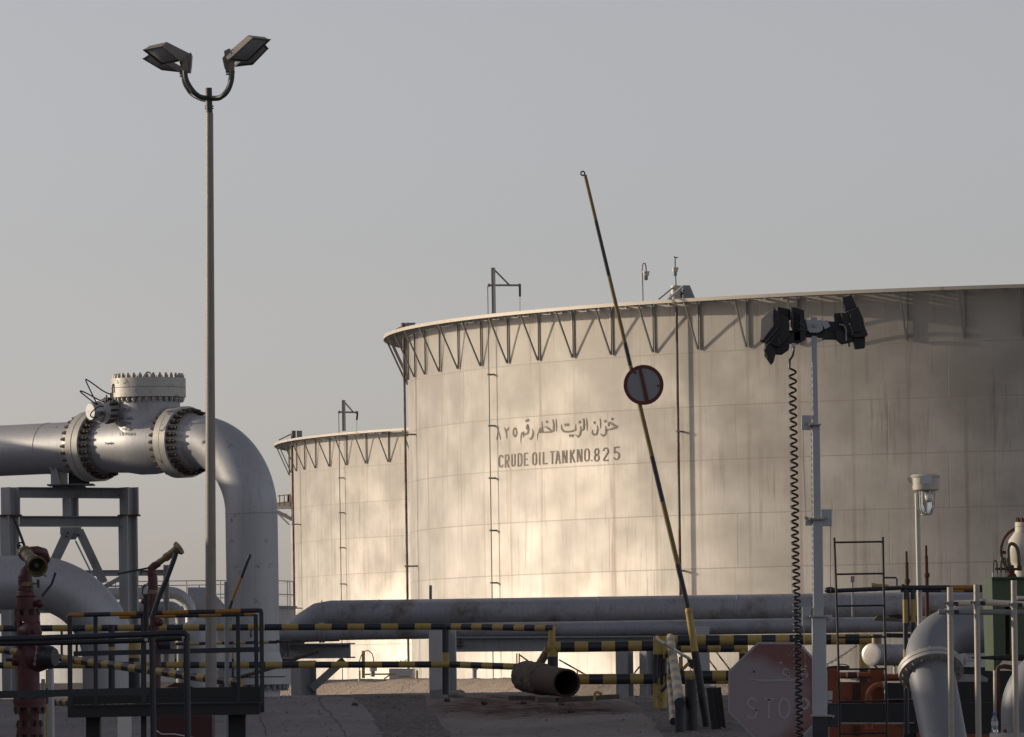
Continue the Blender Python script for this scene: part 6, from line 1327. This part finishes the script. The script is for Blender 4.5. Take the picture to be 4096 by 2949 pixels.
part('stay', en, lambda m: (m.beam(P('Z', 870, 575, Yn - .15), P('Z', 945, 625, Yn - .15), .03, .02, M['orange']), m.beam(P('Z', 500, 1030, Yn - .03), P('Z', 550, 1100, Yn - .03), .02, .02, M['orange'])))
si = thing('silencer', 'fat horizontal silencer drum with a shiny dished end above the orange engine', 'silencer', P('Z', 1000, 620, Yn))
ea, ebx = P('Z', 858, 432, Yn - .5), P('Z', 1340, 440, Yn + .12); ds_ = (ebx - ea).normalized(); rs_ = S('Z', 156, Yn)
part('drum', si, lambda m: m.lathe(ea, ebx - ea, [(0, 0), (0, rs_ * 1.06), (.05, rs_ * 1.06), (.05, rs_), (.55, rs_), (.55, rs_ * 1.02), (.57, rs_ * 1.02), (.57, rs_), ((ebx - ea).length, rs_)], M['alu_dull'], 40))
part('dished_end', si, lambda m: m.lathe_s(ea - ds_ * .001, -ds_, [(0, rs_ * 1.03), (.005, rs_ * .97), (.009, rs_ * .75), (.012, rs_ * .5), (.0135, rs_ * .2), (.014, 0)], M['polished'], 40))
part('outlet_neck', si, lambda m: m.cyl(P('Z', 932, 305, Yn - .2), P('Z', 932, 150, Yn - .2), S('Z', 72, Yn), M['brass'], n=24)); part('outlet_flange', si, lambda m: m.cyl(P('Z', 932, 158, Yn - .2), P('Z', 932, 138, Yn - .2), S('Z', 88, Yn), M['blackm'], n=24))
part('strap', si, lambda m: m.path(poly('Z', [(1080, 290), (1140, 340), (1180, 440), (1210, 450)], Yn - .22), S('Z', 7, Yn), M['blackm'], 6)); part('drain', si, lambda m: (m.cyl(P('Z', 1190, 470, Yn - .1), P('Z', 1195, 620, Yn - .1), S('Z', 13, Yn), M['rust'], n=10), m.cyl(P('Z', 1200, 610, Yn - .1), P('Z', 1202, 715, Yn - .1), S('Z', 24, Yn), M['tubec'], n=12)))
sk = thing('pump_skid', 'black steel skid frame running across below the orange engine', 'skid', P('H', 1900, 1900, 68))
part('top_beam', sk, lambda m: (m.beam(P('Z', 215, 1285, 68), P('X', 700, 1450, 68), .3, S('Z', 280, 68), M['blackm'])))
part('ledge', sk, lambda m: m.beam(P('Z', 215, 1425, 67.7), P('Z', 1480, 1425, 67.7), .05, S('Z', 14, 68), M['steel']))
part('leg', sk, lambda m: m.beam(P('Z', 1460, 1400, 68), P('Z', 1470, 2000, 68), .2, .2, M['blackm'], (0, 1, 0)))
part('rear_panel', sk, lambda m: m.prism(poly('X', [(60, 1150), (700, 1150), (700, 1640), (60, 1640)], 71.5), (0, .2, 0), M['blackm']))
part('base_rail', sk, lambda m: m.beam(P('Z', 1500, 1700, 67.9), P('X', 700, 1700, 67.9), .25, .2, M['orange']))
ch = thing('chain', 'rusty chain sloping across the pale gap behind the ladder', 'chain', P('Z', 400, 600, 80)); part('links', ch, lambda m: chain(m, poly('Z', [(150, 610), (400, 470), (640, 300)], 80), 80, .006, .034, M['steel']))
pk = thing('broken_board', 'splintered timber board lying behind the yellow and black posts', 'timber', P('I', 500, 380, 84))
def brd(m):
    m.prism(poly('I', [(255, 360), (300, 310), (345, 305), (390, 330), (470, 325), (560, 355), (580, 375), (400, 370)], 84), (0, .25, 0), M['wood']); m.prism(poly('I', [(400, 315), (520, 290), (590, 310), (740, 318), (740, 375), (560, 345)], 84.4), (0, .25, 0), M['darkwood'])
part('board', pk, brd)

# ------------------------------------------------------------------ right-hand pipe elbow, reducer, scaffold
Yj = 63.
pe = thing('elbow_pipe', 'scuffed pale grey pipe elbow with a bolted flange, behind the scaffold tubes', 'pipe', P('I', 950, 2200, Yj + 1))
fc = P('I', 880, 905, Yj); da = Vector((.10, -.60, -.79)).normalized(); rj = S('I', 262, Yj)
M['scuffed'] = paint('scuffed_grey_paint', (.225, .235, .255), .5, .1, .14, 2., (.13, .10, .08), 5., .66, .72, .04, 20., .25)
part('lower_tube', pe, lambda m: m.path([fc + da * .03, fc + da * .6, fc + da * 1.2, fc + da * 2.2], [rj * .97, rj * .95, rj * .93, rj * .93], M['scuffed'], 40))
fj = part('flange', pe, lambda m: (m.lathe(fc - da * .045, da, [(0, rj * .96), (0, rj * 1.36), (.038, rj * 1.36), (.038, rj * 1.33), (.046, rj * 1.33), (.046, rj * 1.36), (.085, rj * 1.36), (.085, rj * .95)], M['flange'], 56)))
part('gasket', fj, lambda m: m.lathe(fc - da * .009, da, [(0, rj * 1.335), (.012, rj * 1.335)], M['rust'], 56))
bolts(fj, fc + da * .04, da, rj * 1.2, 18, .017, 0, .035, M['boltp']); bolts(fj, fc - da * .045, -da, rj * 1.2, 18, .017, 0, .03, M['boltp'])
up_d = (-da); tgt = Vector((.97, .20, .0)).normalized()
part('elbow', pe, lambda m: m.path(bend(fc - da * .03, up_d, tgt, .44, .04, 2.2, 20), rj, M['scuffed'], 44))
pr2 = thing('pipe_reducer', 'pale pipe bend curving up from a bolted flange at the right edge', 'pipe', P('I', 1930, 2200, 59.5))
rk = S('I', 262, 59.5); bx_ = P('I', 1908, 1580, 59.5)
part('tube', pr2, lambda m: m.path(bend(bx_, (0, 0, 1), (1, .1, 0), .42, .18, 2., 18), rk, M['scuffed'], 44))
f_ = part('flange', pr2, lambda m: m.cyl(bx_ - Vector((0, 0, .05)), bx_, rk * 1.48, M['flange'], n=48))
bolts(f_, bx_, (0, 0, 1), rk * 1.28, 16, .017, 0, .035, M['boltm'])
part('stub', pr2, lambda m: m.cyl(bx_ - Vector((0, 0, 1.0)), bx_ - Vector((0, 0, .05)), rk, M['scuffed'], n=40))
part('seam', pr2, lambda m: m.torus(bx_ + Vector((0, 0, .08)), (0, 0, 1), rk, .004, M['alu_dull'], 40, 5))
Yz = 58.
sca = thing('scaffold', 'galvanised scaffold tubes with couplers and cream cross tubes at the lower right', 'scaffold', P('I', 1400, 2200, Yz))
PO = [(('J', 1256, 1505), ('I', 1092, 300), ('I', 1112, 2200)), (('J', 1523, 1480), ('I', 1382, 300), ('I', 1408, 2200)), (('J', 1898, 1436), ('I', 1788, 300), ('I', 1820, 2200))]
for q in PO: part('standard', sca, lambda m: m.path([P(c, x, y, Yz) for c, x, y in q], S('I', 33, Yz), M['tubew'], 20))
part('ledger', sca, lambda m: (m.cyl(P('I', 1140, 180, Yz + .1), P('I', 1440, 168, Yz + .1), S('I', 33, Yz), M['tubec'], n=18), m.cyl(P('I', 1430, 165, Yz + .1), P('I', 1475, 164, Yz + .1), S('I', 38, Yz), M['tubew'], n=18), m.cyl(P('I', 1475, 166, Yz + .1), P('I', 2100, 200, Yz + .1), S('I', 34, Yz), M['tubec'], n=18)))
part('ledger', sca, lambda m: m.cyl(P('I', 965, 268, Yz + .12), P('I', 2100, 278, Yz + .12), S('I', 31, Yz), M['steel'], n=18))
part('ledger', sca, lambda m: m.cyl(P('I', 1820, 118, Yz + .9), P('I', 2100, 122, Yz + .9), S('I', 22, Yz), M['tubec'], n=14))
for x, y in ((1092, 178), (1382, 172), (1790, 192), (1098, 268)):
    o = part('coupler', sca, lambda m: (m.lathe(P('I', x, y + 30, Yz), (0, 0, 1), [(0, S('I', 36, Yz)), (0, S('I', 44, Yz)), (S('I', 52, Yz), S('I', 44, Yz)), (S('I', 52, Yz), S('I', 36, Yz))], M['steel'], 16), m.beam(P('I', x + 40, y, Yz), P('I', x + 85, y + 6, Yz), .05, S('I', 40, Yz), M['blackm'])))
    part('eye_bolt', o, lambda m: (m.cyl(P('I', x - 40, y - 4, Yz - .02), P('I', x - 72, y - 6, Yz - .02), S('I', 9, Yz), M['tubew'], n=8), m.torus(P('I', x - 58, y - 5, Yz - .02), (1, 0, 0), S('I', 15, Yz), S('I', 6, Yz), M['boltm'], 10, 5)))
gc = thing('green_cabinet', 'tall green steel cabinet with a dark open gap at the right edge', 'cabinet', P('X', 420, 1160, 60.))
part('side', gc, lambda m: m.prism(poly('X', [(266, 482, .25), (312, 478), (330, 1156), (290, 1150, .25)], 60.), (.01, .6, 0), M['green']))
part('door', gc, lambda m: (m.prism(poly('X', [(312, 480), (405, 480), (412, 1050), (326, 1156)], 60.), (0, .03, 0), M['green'])), .004)
part('door', gc, lambda m: (m.prism(poly('X', [(440, 680), (700, 680), (700, 1050), (442, 1050)], 60.), (0, .03, 0), M['green'])), .004)
part('top', gc, lambda m: (m.beam(P('X', 290, 480, 60.3), P('X', 720, 476, 60.3), .7, S('X', 12, 60.), M['green']), m.prism(poly('X', [(400, 485), (720, 485), (720, 682), (405, 682)], 60.), (0, .03, 0), M['green'])))
part('interior', gc, lambda m: m.prism(poly('X', [(330, 485), (720, 485), (720, 1056), (330, 1056)], 60.5), (0, .05, 0), M['blackm']))
fv = thing('gate_valve', 'dusty white gate valve with a rusty handwheel above the green cabinet', 'valve', P('X', 540, 478, 60.3))
part('body', fv, lambda m: m.lathe_s(P('X', 540, 480, 60.4), (0, 0, 1), [(0, .09), (.05, .09), (.08, .07), (.16, .12), (.26, .15), (.36, .13), (.44, .07)], M['tubec'], 28))
fo = part('bonnet_flange', fv, lambda m: (m.cyl(P('X', 545, 142, 60.4), P('X', 545, 105, 60.4), S('X', 66, 60.), M['tubec'], n=28), m.cyl(P('X', 545, 103, 60.4), P('X', 545, 72, 60.4), S('X', 66, 60.), M['tubec'], n=28)))
bolts(fo, P('X', 545, 72, 60.4), (0, 0, 1), S('X', 52, 60.), 10, .016, 0, .045, M['rust']); bolts(fo, P('X', 545, 142, 60.4), (0, 0, -1), S('X', 52, 60.), 10, .016, 0, .045, M['rust'])
part('foot_flange', fv, lambda m: (m.cyl(P('X', 545, 405, 60.4), P('X', 545, 388, 60.4), S('X', 62, 60.), M['white'], n=24), m.cyl(P('X', 545, 458, 60.4), P('X', 545, 420, 60.4), S('X', 58, 60.), M['white'], n=24)))
hw = P('X', 548, 290, 60.9)
hwo = part('handwheel', fv, lambda m: m.torus(hw, Vector((.35, -1, .1)), S('X', 185, 60.9), S('X', 11, 60.9), M['rust'], 48, 8))
part('spoke', hwo, lambda m: (m.beam(hw, hw + Vector((-S('X', 175, 60.9), -.06, 0)), .03, .03, M['rust']), m.beam(hw, hw + Vector((.05, 0, S('X', 180, 61))), .03, .03, M['rust'])))
for i, (pts, r, k) in enumerate((([(320, 470), (322, 370), (330, 350), (340, 352), (348, 372), (352, 470)], 5.5, 'hose'), ([(378, 470), (380, 345), (388, 332), (402, 335), (410, 350), (414, 470)], 7, 'hose'), ([(440, 430), (432, 330), (430, 270), (440, 235), (462, 228), (490, 250), (505, 300), (512, 420)], 13, 'hose'))):
    h_ = thing('hose_loop', ('smallest grey hose loop on the cabinet roof, nearest the front corner', 'middle dark hose loop on the cabinet roof', 'thick olive hose loop in front of the white valve')[i], 'hose', P('X', pts[0][0], 470, 60.2), 'hose loops on the green cabinet')
    part('tube', h_, lambda m: m.path(smooth(poly('X', pts, 60.05), 4), S('X', r, 60.), M[k], 10))
    for x, y in (pts[0], pts[-1]): part('fitting', h_, lambda m: m.cyl(P('X', x, y + 4, 60.05), P('X', x, y - 34, 60.05), S('X', r * 1.35, 60.), M['tubew'] if i < 2 else M['rust'], n=8))
mf = thing('manifold', 'small rusty pipe manifold under the hose loops', 'manifold', P('X', 440, 478, 60.15))
part('bar', mf, lambda m: (m.cyl(P('X', 335, 410, 60.15), P('X', 500, 412, 60.15), .012, M['rust'], n=10), m.lathe(P('X', 450, 478, 60.1), (0, 0, 1), [(0, .06), (.03, .05), (.05, .035), (.12, .03), (.12, 0)], M['rust'], 16)))
dw = thing('water_sign', 'tilted white drinking water station sign behind the scaffold tubes', 'sign', P('X', 165, 1130, 70))
part('panel', dw, lambda m: m.prism(poly('X', [(98, 1122), (262, 1126), (262, 968), (122, 965), (66, 1000), (70, 1035)], 70), (0, .01, 0), M['sticker']))
part('frame', dw, lambda m: m.prism(poly('X', [(60, 1155), (290, 1155), (285, 945), (178, 940), (60, 990)], 70.03), (0, .02, 0), M['blackm']))
def dwt(m):
    for body, cx, cy in (('DRINKING', 182, 1036), ('WATER', 182, 1062), ('STATION', 182, 1088)): add_text(m, body, 25, lambda x, y: P('X', cx + x, cy - y - x * .01, 69.993), M['mark'], .004)
    for x, h in ((108, 40), (117, 62)): m.prism(poly('X', [(x - 5, 1110), (x + 5, 1110), (x + 3, 1110 - h), (x, 1104 - h), (x - 3, 1110 - h)], 69.99), (0, .002, 0), M['steel'])
part('lettering', dw, dwt); part('red_patch', dw, lambda m: m.prism(poly('X', [(62, 1030), (76, 1000), (78, 1015), (70, 1040)], 69.995), (0, .003, 0), M['red']))
sp = thing('spindle_bar', 'tapered rusty brown bar lying horizontally in front of the green cabinet', 'bar', P('X', 350, 1110, 59.7))
part('bar', sp, lambda m: m.lathe(P('X', 160, 1056, 59.7), P('X', 560, 1056, 59.7) - P('X', 160, 1056, 59.7), [(0, 0), (.02, .008), (.12, .014), (.25, .022), (.35, .03), (.75, .032), (.75, 0)], M['darkwood'], 16))
part('bracket', sp, lambda m: m.path(poly('X', [(352, 1500), (352, 1160), (360, 1125), (400, 1118), (470, 1130)], 59.7), .022, M['rust'], 10)); part('stand', sp, lambda m: m.cyl(P('X', 340, 1500, 59.7), P('X', 338, 1150, 59.7), .022, M['tubew'], n=12))
wb = thing('water_bottle', 'clear plastic water bottle with blue cap standing on the pipe flange', 'bottle', P('X', 333, 1602, 59.3))
bb0 = P('X', 333, 1585, 59.2); bb0.z = bx_.z + .002; kk = S('X', 1, 59.2)
part('body', wb, lambda m: m.lathe_s(bb0, (0, 0, 1), [(0, 20 * kk), (4 * kk, 25 * kk), (40 * kk, 25 * kk), (46 * kk, 23 * kk), (52 * kk, 25 * kk), (80 * kk, 25 * kk), (105 * kk, 20 * kk), (120 * kk, 12 * kk), (128 * kk, 11 * kk)], M['bottle'], 24))
part('cap', wb, lambda m: m.cyl(bb0 + Vector((0, 0, 127 * kk)), bb0 + Vector((0, 0, 147 * kk)), 13 * kk, M['bluecap'], n=18)); part('label', wb, lambda m: m.lathe(bb0 + Vector((0, 0, 55 * kk)), (0, 0, 1), [(0, 25.6 * kk), (26 * kk, 25.6 * kk)], M['sticker'], 24))
gl = thing('grey_basin', 'grey plastic basin on the dark skid below the water sign', 'basin', P('X', 190, 1225, 70)); part('rim', gl, lambda m: (m.prism(poly('X', [(60, 1232), (280, 1232), (284, 1205), (250, 1190), (235, 1180), (60, 1175)], 70), (0, .5, 0), M['steel'])), .006)

# ------------------------------------------------------------------ small yellow things at the tank foot
Y5 = 186.
gd = thing('guard_lamp', 'goose-neck well-glass lamp with a yellow plate at the tank foot', 'lamp', P('F', 110, 1000, Y5))
part('stem', gd, lambda m: m.path(poly('F', [(104, 1100), (104, 800), (125, 735), (165, 695), (205, 692), (240, 725), (256, 780), (256, 880)], Y5), S('F', 6, Y5), M['steel'], 8))
part('housing', gd, lambda m: (m.cyl(P('F', 251, 915, Y5), P('F', 251, 876, Y5), S('F', 42, Y5), M['lampbody'], n=18), m.cyl(P('F', 246, 975, Y5), P('F', 248, 915, Y5), S('F', 24, Y5), M['lens'], n=14)))
part('yellow_plate', gd, lambda m: m.prism(poly('F', [(128, 990), (164, 990), (164, 692), (128, 692)], Y5 + .3), (0, .02, 0), M['yellow'])); part('conduit', gd, lambda m: m.cyl(P('F', 104, 1100, Y5), P('F', 104, 910, Y5), S('F', 12, Y5), M['tubew'], n=10))
g2 = thing('guard_lamp', 'low grey well-glass lamp poking up behind the bund below the striped rail', 'lamp', P('F', 1355, 930, Y5)); part('housing', g2, lambda m: (m.cyl(P('F', 1355, 900, Y5), P('F', 1355, 880, Y5), S('F', 40, Y5), M['lampbody'], n=18), m.cyl(P('F', 1355, 1000, Y5), P('F', 1355, 900, Y5), S('F', 24, Y5), M['steel'], n=14)))
yv = thing('yellow_pipework', 'low yellow painted pipe with short stubs at the tank foot', 'pipe', P('F', 350, 985, Y5 + 2))
part('tube', yv, lambda m: (m.cyl(P('F', 150, 950, Y5 + 2), P('F', 500, 945, Y5 + 2), S('F', 9, Y5), M['yellow'], n=10), m.cyl(P('F', 525, 972, Y5 + 2), P('F', 650, 970, Y5 + 2), S('F', 9, Y5), M['yellow'], n=10)))
part('stub', yv, lambda m: (m.cyl(P('F', 728, 1050, Y5), P('F', 728, 912, Y5), S('F', 14, Y5), M['yellow'], n=12), m.cyl(P('F', 728, 915, Y5), P('F', 728, 900, Y5), S('F', 8, Y5), M['brass'], n=8))); part('stub', yv, lambda m: m.cyl(P('F', 370, 1000, Y5 + 2), P('F', 440, 950, Y5 + 2), S('F', 7, Y5), M['yellow'], n=8))
nozzle_box = thing('manway', 'squat grey nozzle housing at the lettered tank foot', 'manway', P('F', 550, 1000, 286)); part('shell', nozzle_box, lambda m: m.prism(poly('F', [(430, 1050), (680, 1050), (680, 885), (425, 885)], 284), (0, 8, 0), M['steel_pale']))
for i, (lab, ln) in enumerate((('yellow stair handrail left of the rusty pipe at the tank foot', [('F', 1815, 720, 1815, 960), ('F', 1842, 720, 1842, 960), ('F', 1850, 740, 2000, 850)]), ('yellow and black stair handrail sloping down right of the rusty pipe', [('G', 370, 790, 680, 965), ('G', 570, 900, 570, 1000)]),
    ('small yellow handrail between two dark pipeline supports', [('G', 1285, 815, 1180, 950), ('G', 1265, 845, 1265, 960)]), ('longer yellow striped handrail sloping down left of the stop sign', [('H', 165, 690, 330, 905), ('H', 330, 905, 330, 990)]), ('shorter yellow striped handrail just right of the pale support column', [('H', 95, 790, 180, 900), ('H', 180, 900, 180, 980)]))):
    h_ = thing('stair_handrail', lab, 'railing', P(ln[0][0], ln[0][1], 1000, 210), 'yellow stair handrails at the tank foot')
    for c, x0, y0, x1, y1 in ln:
        nm = 'post' if x0 == x1 else 'rail'
        part(nm, h_, lambda m: (m.cyl(P(c, x0, y0, 210), P(c, x1, y1, 210), S(c, 8, 210), M['yellow'], n=8) if nm == 'post' else m.stripes(P(c, x0, y0, 210), P(c, x1, y1, 210), S(c, 9, 210), S(c, 75, 210), n=8)))
tb = thing('tumbleweed', 'dry twiggy bush caught behind the striped rail at the tank foot', 'plant', P('F', 555, 880, 190))
part('twigs', tb, lambda m: [m.cyl(P('F', 555, 860, 190), P('F', 555 + random.uniform(-95, 75), 775 + random.uniform(0, 60), 190 + random.uniform(-.5, .5)), .012, M['wood'], .004, n=4) for k in range(34)])
